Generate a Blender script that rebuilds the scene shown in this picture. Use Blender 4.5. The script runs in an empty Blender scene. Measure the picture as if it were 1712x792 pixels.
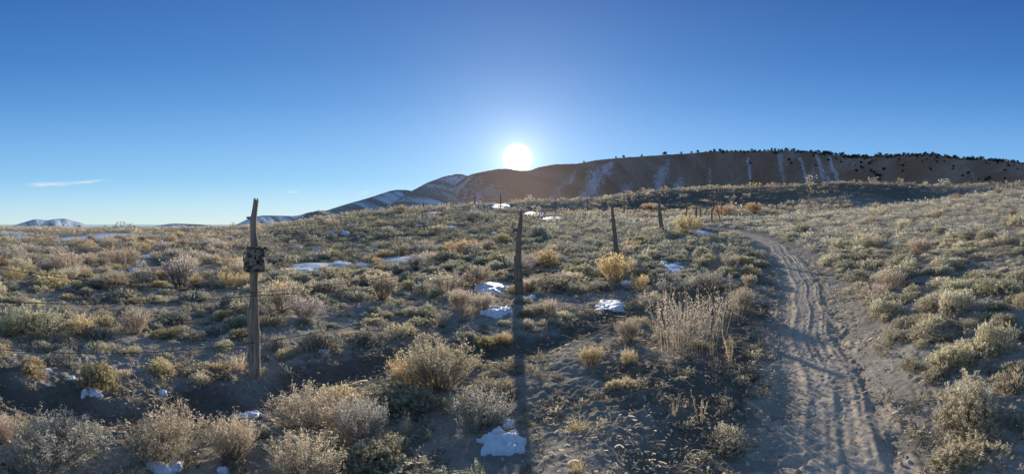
import bpy, math, random
import numpy as np
from math import pi, sin, cos, radians

random.seed(7)
RNG = np.random.default_rng(11)
scene = bpy.context.scene
scene.view_settings.view_transform = 'Standard'; scene.view_settings.look = 'None'; scene.view_settings.exposure = 0; scene.view_settings.gamma = 1
COL = scene.collection

EYE = 1.6            # camera height above the ground at the photographer's feet
F = 721.0            # pixels per radian of the panorama
CX, CY = 856.0, 378.0
SUN_AZ, SUN_EL = 0.0125, radians(12.0)     # the light
DISC_EL = radians(8.9)                     # centre of the glare in the sky

# ------------------------------------------------------------------ noise
def _hash(ix, iy, seed):
    n = (ix.astype(np.int64) * 374761393 + iy.astype(np.int64) * 668265263 + seed * 1442695041) & 0xFFFFFFFF
    n = ((n ^ (n >> 13)) * 1274126177) & 0xFFFFFFFF
    n = n ^ (n >> 16)
    return (n & 0xFFFF) / 65535.0 * 2 * pi

def perlin(x, y, seed=0):
    x = np.asarray(x, float); y = np.asarray(y, float)
    ix = np.floor(x); iy = np.floor(y)
    fx = x - ix; fy = y - iy
    ux = fx*fx*fx*(fx*(fx*6-15)+10); uy = fy*fy*fy*(fy*(fy*6-15)+10)
    def g(dx, dy):
        a = _hash(ix+dx, iy+dy, seed)
        return np.cos(a)*(fx-dx) + np.sin(a)*(fy-dy)
    a = g(0,0); b = g(1,0); c = g(0,1); d = g(1,1)
    return ((a*(1-ux)+b*ux)*(1-uy) + (c*(1-ux)+d*ux)*uy) * 1.5

def fbm(x, y, octv=4, seed=0, gain=.5):
    s = 0; a = 1.0
    for i in range(octv):
        s = s + a*perlin(x*2**i + 17.3*i, y*2**i - 9.1*i, seed+i); a *= gain
    return s

def sstep(a, b, x):
    t = np.clip((x-a)/(b-a), 0, 1)
    return t*t*(3-2*t)

# ------------------------------------------------------------------ terrain
COLS = [
 (-900, [(2,0),(40,-.1),(150,.3),(300,1.2),(420,-4),(1000,-20)]),
 (0,   [(2,0),(20,0),(40,-.1),(80,.0),(150,.3),(230,.75),(290,1.2),(420,-4),(1000,-20)]),
 (110, [(2,0),(20,0),(40,-.1),(80,.05),(150,.3),(230,.6),(290,.9),(420,-5),(1000,-20)]),
 (200, [(2,0),(20,0),(40,0),(80,.1),(150,.4),(200,.3),(300,-3),(420,-8),(1000,-20)]),
 (330, [(2,0),(20,0),(40,.15),(80,.5),(130,.95),(200,.4),(300,-4),(1000,-20)]),
 (425, [(2,0),(20,.05),(40,.35),(80,.95),(115,1.45),(160,1.0),(300,-3),(1000,-15)]),
 (550, [(2,0),(10,0),(20,.15),(30,.6),(45,1.5),(60,2.4),(80,3.3),(120,2.6),(220,1),(1000,-5)]),
 (660, [(2,0),(10,0),(20,.3),(30,.95),(45,2.3),(60,3.6),(75,4.5),(100,4.5),(160,3),(1000,0)]),
 (760, [(2,0),(10,.05),(20,.4),(30,1.1),(45,2.2),(60,3.6),(80,5.5),(110,5.2),(200,4),(1000,3)]),
 (868, [(2,0),(10,.1),(20,.55),(30,1.1),(45,2.0),(60,3.0),(80,5.2),(100,7.5),(130,7.3),(250,6),(1000,5)]),
 (1000,[(2,0),(10,.2),(14,.45),(20,.8),(30,1.4),(45,2.2),(60,3.2),(75,4.4),(90,7.0),(105,8.2),(150,8),(300,7),(1000,6)]),
 (1105,[(2,0),(6,.1),(10,.25),(15,.6),(22,1.14),(32,1.6),(45,2.3),(60,3.3),(73,4.4),(88,9.0),(100,9.5),(150,9.3),(300,8),(1000,8)]),
 (1200,[(2,0),(6,.08),(10,.25),(20,.9),(30,1.5),(45,2.4),(66,4.0),(80,9.0),(92,9.6),(150,9.3),(300,8),(1000,8)]),
 (1300,[(2,0),(6,.04),(10,.22),(15,.6),(20,1.0),(30,1.6),(45,2.6),(62,3.7),(77,9.2),(88,9.8),(150,9.5),(300,8),(1000,8)]),
 (1400,[(2,0),(6,.06),(10,.3),(15,.75),(20,1.15),(30,1.9),(45,2.9),(55,3.4),(71,8.9),(82,9.6),(150,9.5),(300,8),(1000,8)]),
 (1550,[(2,0),(3,.05),(6,.3),(10,.65),(15,1.1),(20,1.6),(30,2.7),(45,4.25),(54,4.1),(64,3.9),(84,9.9),(95,10.5),(150,10),(300,9),(1000,9)]),
 (1712,[(2,0),(3,.1),(6,.4),(10,.85),(15,1.45),(20,2.1),(30,3.5),(45,5.45),(58,5.3),(70,5.2),(90,10.7),(100,11.2),(150,11),(300,9),(1000,9)]),
 (2200,[(2,0),(3,.1),(6,.4),(10,.9),(15,1.6),(20,2.3),(30,3.9),(45,6),(60,6),(90,10.5),(150,11),(300,9),(1000,9)]),
 (2900,[(2,0),(10,.4),(30,1.5),(60,3),(150,4),(1000,0)]),
]
_LR = np.linspace(math.log(1.0), math.log(9000.0), 500)
_AZ = np.radians(np.linspace(-180, 180, 721))
def _build_lut():
    ks = np.exp(-.5*(np.arange(-9, 10)/3.2)**2); ks /= ks.sum()
    rows = []
    for px, pts in COLS:
        z = np.interp(_LR, [math.log(p[0]) for p in pts], [p[1] for p in pts])
        rows.append(np.convolve(np.pad(z, 9, mode='edge'), ks, 'valid'))
    rows = np.array(rows)
    caz = np.array([(c[0]-CX)/F for c in COLS])
    lut = np.empty((len(_AZ), len(_LR)))
    for j in range(len(_LR)):
        lut[:, j] = np.interp(_AZ, caz, rows[:, j])
    ka = np.exp(-.5*(np.arange(-14, 15)/4.5)**2); ka /= ka.sum()
    lut = np.apply_along_axis(lambda v: np.convolve(np.pad(v, 14, mode='wrap'), ka, 'valid'), 0, lut)
    return lut
LUT = _build_lut()

def base_h(x, y):
    r = np.sqrt(x*x+y*y)+1e-6
    az = np.arctan2(x, y)
    fi = (az-_AZ[0])/(_AZ[1]-_AZ[0]); fj = (np.log(np.maximum(r, 1.0))-_LR[0])/(_LR[1]-_LR[0])
    fi = np.clip(fi, 0, len(_AZ)-1.001); fj = np.clip(fj, 0, len(_LR)-1.001)
    i = fi.astype(int); j = fj.astype(int); a = fi-i; b = fj-j
    return (LUT[i, j]*(1-a)+LUT[i+1, j]*a)*(1-b) + (LUT[i, j+1]*(1-a)+LUT[i+1, j+1]*a)*b

def poly_dist(x, y, pts, signed=False):
    """distance to a polyline, arclength of the foot point"""
    best = np.full(np.shape(x), 1e9); arc = np.zeros(np.shape(x)); side = np.zeros(np.shape(x)); L = 0.0
    for (x0, y0), (x1, y1) in zip(pts[:-1], pts[1:]):
        dx, dy = x1-x0, y1-y0; l = math.hypot(dx, dy)
        t = np.clip(((x-x0)*dx+(y-y0)*dy)/(l*l), 0, 1)
        d = np.hypot(x-x0-t*dx, y-y0-t*dy)
        s = np.sign((x-x0)*dy-(y-y0)*dx)
        m = d < best
        best = np.where(m, d, best); arc = np.where(m, L+t*l, arc); side = np.where(m, s, side); L += l
    return best, arc, side

def smooth_path(pts, n=160):
    pts = np.array(pts, float)
    t = np.concatenate([[0], np.cumsum(np.hypot(*(np.diff(pts, axis=0).T)))])
    P = np.vstack([2*pts[0]-pts[1], pts, 2*pts[-1]-pts[-2]])
    out = []
    for i in range(len(pts)-1):
        p0, p1, p2, p3 = P[i], P[i+1], P[i+2], P[i+3]
        m = max(2, int(n*(t[i+1]-t[i])/t[-1]))
        for u in np.linspace(0, 1, m, endpoint=False):
            out.append(.5*((2*p1)+(-p0+p2)*u+(2*p0-5*p1+4*p2-p3)*u*u+(-p0+3*p1-3*p2+p3)*u**3))
    out.append(pts[-1])
    return np.array(out)

ROAD = smooth_path([(-.4,-2.6),(1.0,.6),(2.05,2.2),(3.45,4.1),(4.8,5.9),(6.2,7.8),(8.3,11.1),(10.6,15.6),(12.4,20.5),(13.0,25.5),(11.6,30.5),(8.0,34.5),(2,38),(-6,41)])
ROAD_C = ROAD[::4]
WASH = [(-6.5,.2),(-3.93,1.59),(-3.22,2.17),(-2.75,2.47),(-2.67,2.98),(-2.3,3.55),(-1.9,4.37),(-1.48,4.97),(-.57,5.45),(.03,5.3),(.79,6.0),(1.55,6.7),(2.7,7.65),(4.2,8.3)]
WASH = [tuple(p) for p in smooth_path(WASH, 60)]

def feature_h(x, y):
    """larger shapes the plants also sit on: undulation, the little wash, the road bank"""
    r = np.hypot(x, y)
    k = sstep(1.2, 3.0, r)
    h = .048*k*perlin(x/2.6, y/2.2, 3) + .022*k*perlin(x/1.05+3, y/.95, 5)
    far = sstep(10, 30, r)
    h = h + far*.22*perlin(x/7, y/6, 8) + sstep(30, 80, r)*(1-sstep(160, 500, r))*.45*perlin(x/17, y/15, 9)
    near = r < 14
    wd = np.zeros(np.shape(x))
    if np.any(near):
        xs, ys = x[near], y[near]
        d, arc, side = poly_dist(xs, ys, WASH)
        wob = .10*perlin(xs*1.7, ys*1.7, 21)
        dd = d + wob
        depth = (.105*(1-sstep(.13, .36, dd)))*(1-.45*sstep(-.8, .6, xs)) + .05*np.exp(-(d/1.2)**2)
        h = np.array(h); h[near] -= depth
    m = (r < 46)
    if np.any(m):
        xs, ys = x[m], y[m]
        d, arc, side = poly_dist(xs, ys, ROAD_C)
        sd = d*side            # + is right of travel
        fl = 1-sstep(.5, 1.4, d)
        h[m] = h[m]*(1-.85*fl) - .02*(1-sstep(.5, 1.0, d)) + .07*np.exp(-((sd+1.5)/.36)**2)*(1-sstep(14, 24, r[m]))
    return h

def gz(x, y):
    x = np.atleast_1d(np.asarray(x, float)); y = np.atleast_1d(np.asarray(y, float))
    return base_h(x, y) + feature_h(x, y)

def gz1(x, y):
    return float(gz(x, y)[0])

def spot(px, py, rmin=1.5, rmax=320.0):
    """where the line of sight through a photo pixel first meets the ground: x, y, z, distance"""
    az = (px-CX)/F; d = (py-CY)/F
    r = np.exp(np.linspace(math.log(rmin), math.log(rmax), 900))
    x = r*math.sin(az); y = r*math.cos(az)
    z = gz(x, y); below = (EYE-d*r) <= z
    i = int(np.argmax(below)) if below.any() else len(r)-1
    return float(x[i]), float(y[i]), float(z[i]), float(r[i])

def polar(px, r):
    az = (px-CX)/F
    return r*math.sin(az), r*math.cos(az)

# ------------------------------------------------------------------ mesh helpers
def mesh_np(name, V, Fq, col=None, smooth=False, tris=None, attr=None):
    V = np.asarray(V, np.float32).reshape(-1, 3)
    me = bpy.data.meshes.new(name)
    Fq = np.asarray(Fq, np.int32).reshape(-1, 4) if Fq is not None and len(Fq) else np.zeros((0, 4), np.int32)
    T = np.asarray(tris, np.int32).reshape(-1, 3) if tris is not None and len(tris) else np.zeros((0, 3), np.int32)
    me.vertices.add(len(V)); me.vertices.foreach_set('co', V.ravel())
    idx = np.concatenate([Fq.ravel(), T.ravel()])
    me.loops.add(len(idx)); me.loops.foreach_set('vertex_index', idx)
    tot = np.concatenate([np.full(len(Fq), 4, np.int32), np.full(len(T), 3, np.int32)])
    st = np.concatenate([[0], np.cumsum(tot)[:-1]]).astype(np.int32)
    me.polygons.add(len(tot)); me.polygons.foreach_set('loop_start', st)
    if smooth: me.polygons.foreach_set('use_smooth', np.ones(len(tot), bool))
    if col is not None:
        c = np.ones((len(V), 4), np.float32); c[:, :3] = np.asarray(col, np.float32).reshape(-1, 3)
        a = me.attributes.new('tint', 'FLOAT_COLOR', 'POINT'); a.data.foreach_set('color', c.ravel())
    for k, v in (attr or {}).items():
        a = me.attributes.new(k, 'FLOAT', 'POINT'); a.data.foreach_set('value', np.asarray(v, np.float32).ravel())
    me.update(calc_edges=True)
    return me

def link(name, me, mat=None, parent=None):
    o = bpy.data.objects.new(name, me); COL.objects.link(o)
    if mat and me is not None and not me.materials: me.materials.append(mat)
    if parent: o.parent = parent
    return o

def tag(o, label=None, cat=None, group=None, kind=None):
    if label: o['label'] = label
    if cat: o['category'] = cat
    if group: o['group'] = group
    if kind: o['kind'] = kind
    return o

def grid_quads(n, m, wrap=False):
    i = np.arange(n-1)[:, None]; j = np.arange(m if wrap else m-1)[None, :]
    j2 = (j+1) % m
    a = i*m+j; b = i*m+j2; c = (i+1)*m+j2; d = (i+1)*m+j
    return np.stack([a, b, c, d], -1).reshape(-1, 4)

def unit(v):
    return v/np.maximum(np.linalg.norm(v, axis=-1, keepdims=True), 1e-9)

def ribbons(P, W, rng):
    """P (n,k,3) centre lines, W (n,k) half widths -> verts, quads"""
    n, k, _ = P.shape
    T = np.gradient(P, axis=1)
    S = unit(np.cross(T, rng.normal(size=(n, 1, 3))))
    L = P - S*W[..., None]; R = P + S*W[..., None]
    V = np.stack([L, R], 2).reshape(-1, 3)
    base = (np.arange(n)*k*2)[:, None] + (np.arange(k-1)*2)[None, :]
    Q = np.stack([base, base+1, base+3, base+2], -1).reshape(-1, 4)
    return V, Q

def rhombs(B, D, L, W, rng):
    """leaves: base points B, directions D, lengths, half widths"""
    n = len(B)
    S = unit(np.cross(D, rng.normal(size=(n, 3))))
    N = np.cross(S, D)
    mid = B + D*(L*.55)[:, None] + N*(L*.12)[:, None]
    V = np.stack([B, mid+S*W[:, None], B+D*L[:, None], mid-S*W[:, None]], 1).reshape(-1, 3)
    Q = (np.arange(n)*4)[:, None] + np.arange(4)[None, :]
    return V, Q

def merge(parts):
    Vs, Qs, Cs = [], [], []; off = 0
    for V, Q, C in parts:
        Vs.append(V); Qs.append(Q+off); Cs.append(C); off += len(V)
    return np.concatenate(Vs), np.concatenate(Qs), np.concatenate(Cs)

# ------------------------------------------------------------------ materials
class NT:
    def __init__(s, mat):
        s.t = mat.node_tree; s.t.nodes.clear()
    def n(s, typ, **kw):
        nd = s.t.nodes.new(typ)
        for k, v in kw.items():
            if k == 'i':
                for a, b in v.items():
                    if isinstance(b, bpy.types.NodeSocket): s.t.links.new(b, nd.inputs[a])
                    else: nd.inputs[a].default_value = b
            else: setattr(nd, k, v)
        return nd
    def math(s, op, a, b=None, c=None, clamp=False):
        nd = s.t.nodes.new('ShaderNodeMath'); nd.operation = op; nd.use_clamp = clamp
        for i, v in enumerate((a, b, c)):
            if v is None: continue
            if isinstance(v, bpy.types.NodeSocket): s.t.links.new(v, nd.inputs[i])
            else: nd.inputs[i].default_value = v
        return nd.outputs[0]
    def mix(s, fac, a, b, mode='MIX'):
        nd = s.t.nodes.new('ShaderNodeMix'); nd.data_type = 'RGBA'; nd.blend_type = mode
        for i, v in ((0, fac), (6, a), (7, b)):
            if isinstance(v, bpy.types.NodeSocket): s.t.links.new(v, nd.inputs[i])
            else: nd.inputs[i].default_value = v if i == 0 else (*v, 1)
        return nd.outputs[2]
    def ramp(s, fac, stops, interp='LINEAR'):
        nd = s.t.nodes.new('ShaderNodeValToRGB'); cr = nd.color_ramp; cr.interpolation = interp
        while len(cr.elements) < len(stops): cr.elements.new(.5)
        for e, (p, c) in zip(cr.elements, stops):
            e.position = p; e.color = (*c, 1) if len(c) == 3 else c
        s.t.links.new(fac, nd.inputs[0]); return nd.outputs[0]
    def noise(s, vec, scale, detail=4, rough=.6, dist=0.0):
        nd = s.n('ShaderNodeTexNoise', i={'Scale': scale, 'Detail': detail, 'Roughness': rough, 'Distortion': dist})
        if vec: s.t.links.new(vec, nd.inputs['Vector'])
        return nd.outputs['Fac']
    def out(s, sh):
        o = s.n('ShaderNodeOutputMaterial'); s.t.links.new(sh, o.inputs['Surface'])

def new_mat(name):
    m = bpy.data.materials.new(name); m.use_nodes = True
    return m, NT(m)

def srgb(r, g, b):
    f = lambda c: (c/255/12.92) if c/255 <= .04045 else ((c/255+.055)/1.055)**2.4
    return (f(r), f(g), f(b))

def plant_material(name, trans=.45, sheen=0.0):
    m, t = new_mat(name)
    a = t.n('ShaderNodeAttribute', attribute_name='tint').outputs['Color']
    oi = t.n('ShaderNodeObjectInfo')
    c = t.mix(1.0, a, oi.outputs['Color'], 'MULTIPLY')
    v = t.math('MULTIPLY_ADD', oi.outputs['Random'], .35, .82)
    hsv = t.n('ShaderNodeHueSaturation', i={'Color': c, 'Value': v}).outputs[0]
    d = t.n('ShaderNodeBsdfDiffuse', i={'Color': hsv, 'Roughness': 0.0})
    hs2 = t.n('ShaderNodeHueSaturation', i={'Color': hsv, 'Value': 1.45, 'Saturation': .92}).outputs[0]
    tr = t.n('ShaderNodeBsdfTranslucent', i={'Color': hs2})
    mx = t.n('ShaderNodeMixShader', i={0: trans})
    t.t.links.new(d.outputs[0], mx.inputs[1]); t.t.links.new(tr.outputs[0], mx.inputs[2])
    t.out(mx.outputs[0]); return m

def soil_material(name, lit, dark, road=False):
    m, t = new_mat(name)
    p = t.n('ShaderNodeNewGeometry').outputs['Position']
    big = t.noise(p, .55, 5, .6); mid = t.noise(p, 3.5, 6, .65); fine = t.noise(p, 38, 5, .7); grit = t.noise(p, 150, 3, .6)
    f = t.math('ADD', t.math('MULTIPLY', big, .5), t.math('MULTIPLY', mid, .5))
    c = t.ramp(f, [(.32, dark), (.5, tuple((a+b)/2 for a, b in zip(lit, dark))), (.66, lit)])
    c = t.mix(t.ramp(fine, [(.35, (0,)*3), (.7, (1,)*3)]), c, tuple(x*1.35 for x in lit), 'MIX') if road else t.mix(t.math('MULTIPLY', t.ramp(fine, [(.45, (0,)*3), (.75, (1,)*3)]), .55), c, tuple(x*1.3 for x in lit))
    # pale straw flecks and dark organic flecks lying in the soil
    vor = t.n('ShaderNodeTexVoronoi', i={'Scale': 26.0, 'Vector': p}); 
    fl = t.math('LESS_THAN', vor.outputs['Distance'], .16)
    c = t.mix(t.math('MULTIPLY', fl, .35), c, (.44, .38, .29))
    dk = t.ramp(t.noise(p, 11, 5, .75), [(.56, (0,)*3), (.66, (1,)*3)])
    c = t.mix(t.math('MULTIPLY', dk, .45), c, tuple(x*.45 for x in dark))
    if not road:
        dm = t.n('ShaderNodeAttribute', attribute_name='damp_shade').outputs['Fac']  # damp wash soil, and shade painted into the ground colour
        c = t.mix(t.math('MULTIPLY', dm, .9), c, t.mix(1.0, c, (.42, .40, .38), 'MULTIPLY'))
    if road:
        eg = t.n('ShaderNodeAttribute', attribute_name='edge').outputs['Fac']
        c = t.mix(t.math('MULTIPLY', eg, .85), c, t.ramp(f, [(.32, (.30, .25, .19)), (.5, (.42, .355, .27)), (.66, (.52, .44, .34))]))
    cr = t.n('ShaderNodeTexVoronoi', feature='DISTANCE_TO_EDGE', i={'Scale': 7.0, 'Vector': t.n('ShaderNodeVectorMath', operation='ADD', i={0: p, 1: t.n('ShaderNodeTexNoise', i={'Scale': 5.0, 'Vector': p}).outputs['Color']}).outputs[0]})
    crack = t.ramp(cr.outputs['Distance'], [(0, (1,)*3), (.035, (0,)*3)])
    hgt = t.math('ADD', t.math('MULTIPLY', fine, .022), t.math('ADD', t.math('MULTIPLY', grit, .006), t.math('MULTIPLY', t.noise(p, 13, 4, .6), .05)))
    hgt = t.math('SUBTRACT', hgt, t.math('MULTIPLY', crack, .004))
    b = t.n('ShaderNodeBump', i={'Strength': .10, 'Distance': 1.0, 'Height': hgt})
    s = t.n('ShaderNodeBsdfDiffuse', i={'Color': c, 'Roughness': 0.0, 'Normal': b.outputs[0]})
    t.out(s.outputs[0]); return m

def snow_material():
    m, t = new_mat('old_snow')
    p = t.n('ShaderNodeNewGeometry').outputs['Position']
    n = t.noise(p, 22, 5, .6)
    dirt = t.ramp(t.noise(p, 60, 3, .7), [(.62, (0,)*3), (.74, (1,)*3)])
    c = t.mix(t.math('MULTIPLY', dirt, .35), (.86, .87, .89), (.40, .37, .32))
    b = t.n('ShaderNodeBump', i={'Strength': .5, 'Distance': .02, 'Height': n})
    s = t.n('ShaderNodeBsdfPrincipled', i={'Base Color': c, 'Roughness': .6, 'Normal': b.outputs[0], 'Subsurface Weight': .25, 'Subsurface Scale': .03})
    s.inputs['Subsurface Radius'].default_value = (.6, .8, 1.0)
    t.out(s.outputs[0]); return m

def wood_material(name, a=(.46, .345, .25), b=(.14, .10, .072)):
    m, t = new_mat(name)
    co = t.n('ShaderNodeTexCoord').outputs['Object']
    mp = t.n('ShaderNodeMapping', i={'Vector': co, 'Scale': (34, 34, 2.0)}).outputs[0]
    g = t.noise(mp, 1.6, 6, .65, .6); g2 = t.noise(co, 6, 4, .6)
    c = t.ramp(g, [(.32, b), (.52, a), (.72, tuple(x*1.5 for x in a))])
    c = t.mix(t.math('MULTIPLY', t.ramp(g2, [(.4, (0,)*3), (.65, (1,)*3)]), .5), c, tuple(x*.6 for x in a))
    bm = t.n('ShaderNodeBump', i={'Strength': .8, 'Distance': .02, 'Height': g})
    s = t.n('ShaderNodeBsdfPrincipled', i={'Base Color': c, 'Roughness': .9, 'Specular IOR Level': .15, 'Normal': bm.outputs[0]})
    t.out(s.outputs[0]); return m

def hill_material(name, soil, soil2, haze, haze_col, brk=3.6, snow=(.62, .68, .76)):
    """dry hillside: soil, scrub speckle, snow by the vertex attribute, haze painted in as a faint surface glow"""
    m, t = new_mat(name)
    p = t.n('ShaderNodeNewGeometry').outputs['Position']
    sn = t.n('ShaderNodeAttribute', attribute_name='snow').outputs['Fac']
    sp = t.noise(p, .22, 3, .7); bg = t.noise(p, .012, 5, .6)
    c = t.mix(t.ramp(bg, [(.35, (0,)*3), (.65, (1,)*3)]), soil, soil2)
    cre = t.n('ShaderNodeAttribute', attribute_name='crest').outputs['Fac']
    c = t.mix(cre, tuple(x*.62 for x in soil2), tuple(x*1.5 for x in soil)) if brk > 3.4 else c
    scrub = t.ramp(sp, [(.47, (0,)*3), (.6, (1,)*3)])
    c = t.mix(t.math('MULTIPLY', scrub, .5), c, tuple(x*.42 for x in soil))
    thr = t.math('SUBTRACT', sn, t.math('MULTIPLY', t.math('SUBTRACT', t.noise(p, .30, 4, .8),   .5), brk))
    sm = t.ramp(thr, [(.45, (0,)*3), (.56, (1,)*3)])
    c = t.mix(t.math('MULTIPLY', sm, .8), c, snow)
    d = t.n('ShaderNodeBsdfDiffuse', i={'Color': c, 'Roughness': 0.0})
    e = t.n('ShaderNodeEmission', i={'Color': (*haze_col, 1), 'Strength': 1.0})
    # painted haze glow, stronger and warmer on the sun's bearing
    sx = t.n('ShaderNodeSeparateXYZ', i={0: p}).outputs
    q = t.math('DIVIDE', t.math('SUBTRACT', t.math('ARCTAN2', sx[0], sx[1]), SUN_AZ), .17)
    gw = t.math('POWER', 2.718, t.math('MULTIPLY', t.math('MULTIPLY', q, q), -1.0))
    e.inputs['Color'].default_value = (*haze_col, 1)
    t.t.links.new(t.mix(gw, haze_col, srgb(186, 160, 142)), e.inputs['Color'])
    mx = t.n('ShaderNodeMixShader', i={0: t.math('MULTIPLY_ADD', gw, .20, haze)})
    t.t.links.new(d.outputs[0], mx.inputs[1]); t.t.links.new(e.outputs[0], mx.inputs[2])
    t.out(mx.outputs[0]); return m

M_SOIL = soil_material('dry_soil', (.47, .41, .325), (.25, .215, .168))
M_ROAD = soil_material('track_soil', (.60, .49, .365), (.38, .305, .225), True)
M_SNOW = snow_material()
M_WOOD = wood_material('weathered_wood')
M_WOOD_DARK = wood_material('old_dark_wood', (.36, .26, .185), (.12, .086, .06))
M_WOOD_PALE = wood_material('bleached_wood', (.3, .26, .2), (.12, .1, .08))
M_LEAF = plant_material('sage_leaf', .42)
M_DRY = plant_material('dry_stem', .5)
M_NEEDLE = plant_material('juniper_needle', .15)
M_BARK = wood_material('bark', (.07, .05, .04), (.03, .022, .018))

# ------------------------------------------------------------------ world
def make_world():
    w = bpy.data.worlds.new('World'); scene.world = w; w.use_nodes = True
    t = NT(w)
    g = t.n('ShaderNodeTexCoord').outputs['Generated']
    nv = t.n('ShaderNodeVectorMath', operation='NORMALIZE', i={0: g}).outputs[0]
    sep = t.n('ShaderNodeSeparateXYZ', i={0: nv}).outputs
    el = t.math('ARCSINE', sep[2])
    az = t.math('ARCTAN2', sep[0], sep[1])
    e = t.math('MULTIPLY', el, 180/pi/90, clamp=True)
    k = 1.0
    L = [(0.0, srgb(205,230,236)), (3/90, srgb(180,220,243)), (6.2/90, srgb(140,200,243)), (11.6/90, srgb(114,175,234)),
         (16/90, srgb(88,152,220)), (21/90, srgb(67,131,203)), (27.7/90, srgb(52,111,186)), (40/90, srgb(66,106,164)), (55/90, srgb(76,96,126)), (1.0, srgb(76,94,120))]
    Rr = [(0.0, srgb(190,222,240)), (3/90, srgb(160,210,243)), (6.2/90, srgb(130,192,243)), (11.6/90, srgb(108,168,232)),
         (16/90, srgb(81,144,215)), (21/90, srgb(60,122,196)), (27.7/90, srgb(45,100,175)), (40/90, srgb(64,102,160)), (55/90, srgb(76,96,126)), (1.0, srgb(76,94,120))]
    cl = t.ramp(e, L); cr = t.ramp(e, Rr)
    side = t.math('MULTIPLY_ADD', az, .8, .45, clamp=True)
    c = t.mix(side, cl, cr)
    sky = t.n('ShaderNodeTexSky', sky_type='NISHITA', sun_disc=False, sun_elevation=SUN_EL, sun_rotation=SUN_AZ, altitude=1800, air_density=1.0, dust_density=.35, ozone_density=1.6)
    # angle from the sun
    sd = (math.sin(SUN_AZ)*math.cos(DISC_EL), math.cos(SUN_AZ)*math.cos(DISC_EL), math.sin(DISC_EL))
    dot = t.n('ShaderNodeVectorMath', operation='DOT_PRODUCT', i={0: nv, 1: sd}).outputs['Value']
    ang = t.math('MULTIPLY', t.math('ARCCOSINE', dot), 180/pi)
    def gl(s, p=1.0):
        return t.math('POWER', 2.718, t.math('MULTIPLY', t.math('POWER', t.math('DIVIDE', ang, s), p), -1.0))
    aur = t.math('ADD', t.math('MULTIPLY', gl(2.3, 1.2), .55), t.math('MULTIPLY', gl(6.5), .30))
    aur2 = t.math('MULTIPLY', gl(17.0), .07)
    disc = t.math('MULTIPLY', gl(1.45, 5), 14.0)
    def addc(a, col, f):
        nd = t.n('ShaderNodeVectorMath', operation='SCALE', i={0: col, 'Scale': f})
        return t.n('ShaderNodeVectorMath', operation='ADD', i={0: a, 1: nd.outputs[0]}).outputs[0]
    c2 = addc(c, (1, .97, .88), aur); c2 = addc(c2, (.95, .97, 1.0), aur2); c2 = addc(c2, (1, .95, .84), disc)
    # wispy cirrus low on the left
    def wisp(c, a0, e0, wa, we, slope, amt, seed):
        da = t.math('SUBTRACT', az, a0)
        nz = t.n('ShaderNodeTexNoise', noise_dimensions='2D', i={'Scale': 28.0, 'Detail': 5.0, 'Vector': t.n('ShaderNodeCombineXYZ', i={0: t.math('ADD', az, seed), 1: t.math('MULTIPLY', el, 9.0)}).outputs[0]}).outputs['Fac']
        de = t.math('SUBTRACT', t.math('SUBTRACT', el, e0), t.math('MULTIPLY', da, slope))
        de = t.math('ADD', de, t.math('MULTIPLY', t.math('SUBTRACT', nz, .5), we*1.5))
        q = t.math('ADD', t.math('POWER', t.math('DIVIDE', t.math('ABSOLUTE', da), wa), 2.5), t.math('POWER', t.math('DIVIDE', t.math('ABSOLUTE', de), we), 2.0))
        f = t.math('MULTIPLY', t.math('POWER', 2.718, t.math('MULTIPLY', q, -1.0)), t.math('MULTIPLY_ADD', nz, 1.4, -.05, clamp=True), clamp=True)
        return t.mix(t.math('MULTIPLY', f, amt), c, (.80, .87, .92))
    c2 = wisp(c2, (82-CX)/F, (CY-308)/F, .045, .0042, 0.02, .95, 1.0)
    c2 = wisp(c2, (140-CX)/F, (CY-304.5)/F, .05, .003, .09, .7, 3.0)
    c2 = wisp(c2, (490-CX)/F, (CY-321)/F, .012, .003, 0, .6, 5.0)
    c2 = wisp(c2, (609-CX)/F, (CY-322)/F, .010, .003, .3, .5, 7.0)
    b1 = t.n('ShaderNodeBackground', i={'Color': c2, 'Strength': .88})
    b2 = t.n('ShaderNodeBackground', i={'Color': sky.outputs[0], 'Strength': .02})
    ad = t.n('ShaderNodeAddShader', i={0: b1.outputs[0], 1: b2.outputs[0]})
    o = t.n('ShaderNodeOutputWorld'); t.t.links.new(ad.outputs[0], o.inputs['Surface'])
    w.cycles.sampling_method = 'MANUAL'; w.cycles.sample_map_resolution = 2048
make_world()

sl = bpy.data.lights.new('sun', 'SUN'); sl.energy = 5.0; sl.angle = radians(.45); sl.color = (1.0, .91, .77)
so = link('sun', sl); so.rotation_euler = (pi/2-SUN_EL, 0, pi-SUN_AZ)

cam = bpy.data.cameras.new('camera'); cam.type = 'PANO'; cam.panorama_type = 'CENTRAL_CYLINDRICAL'
cam.central_cylindrical_range_u_min = -CX/F; cam.central_cylindrical_range_u_max = CX/F
cam.central_cylindrical_range_v_min = -(792-CY)/F; cam.central_cylindrical_range_v_max = CY/F
cam.clip_start = .05; cam.clip_end = 60000
co = link('camera', cam); co.location = (0, 0, EYE); co.rotation_euler = (pi/2, 0, 0)
scene.camera = co

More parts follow.
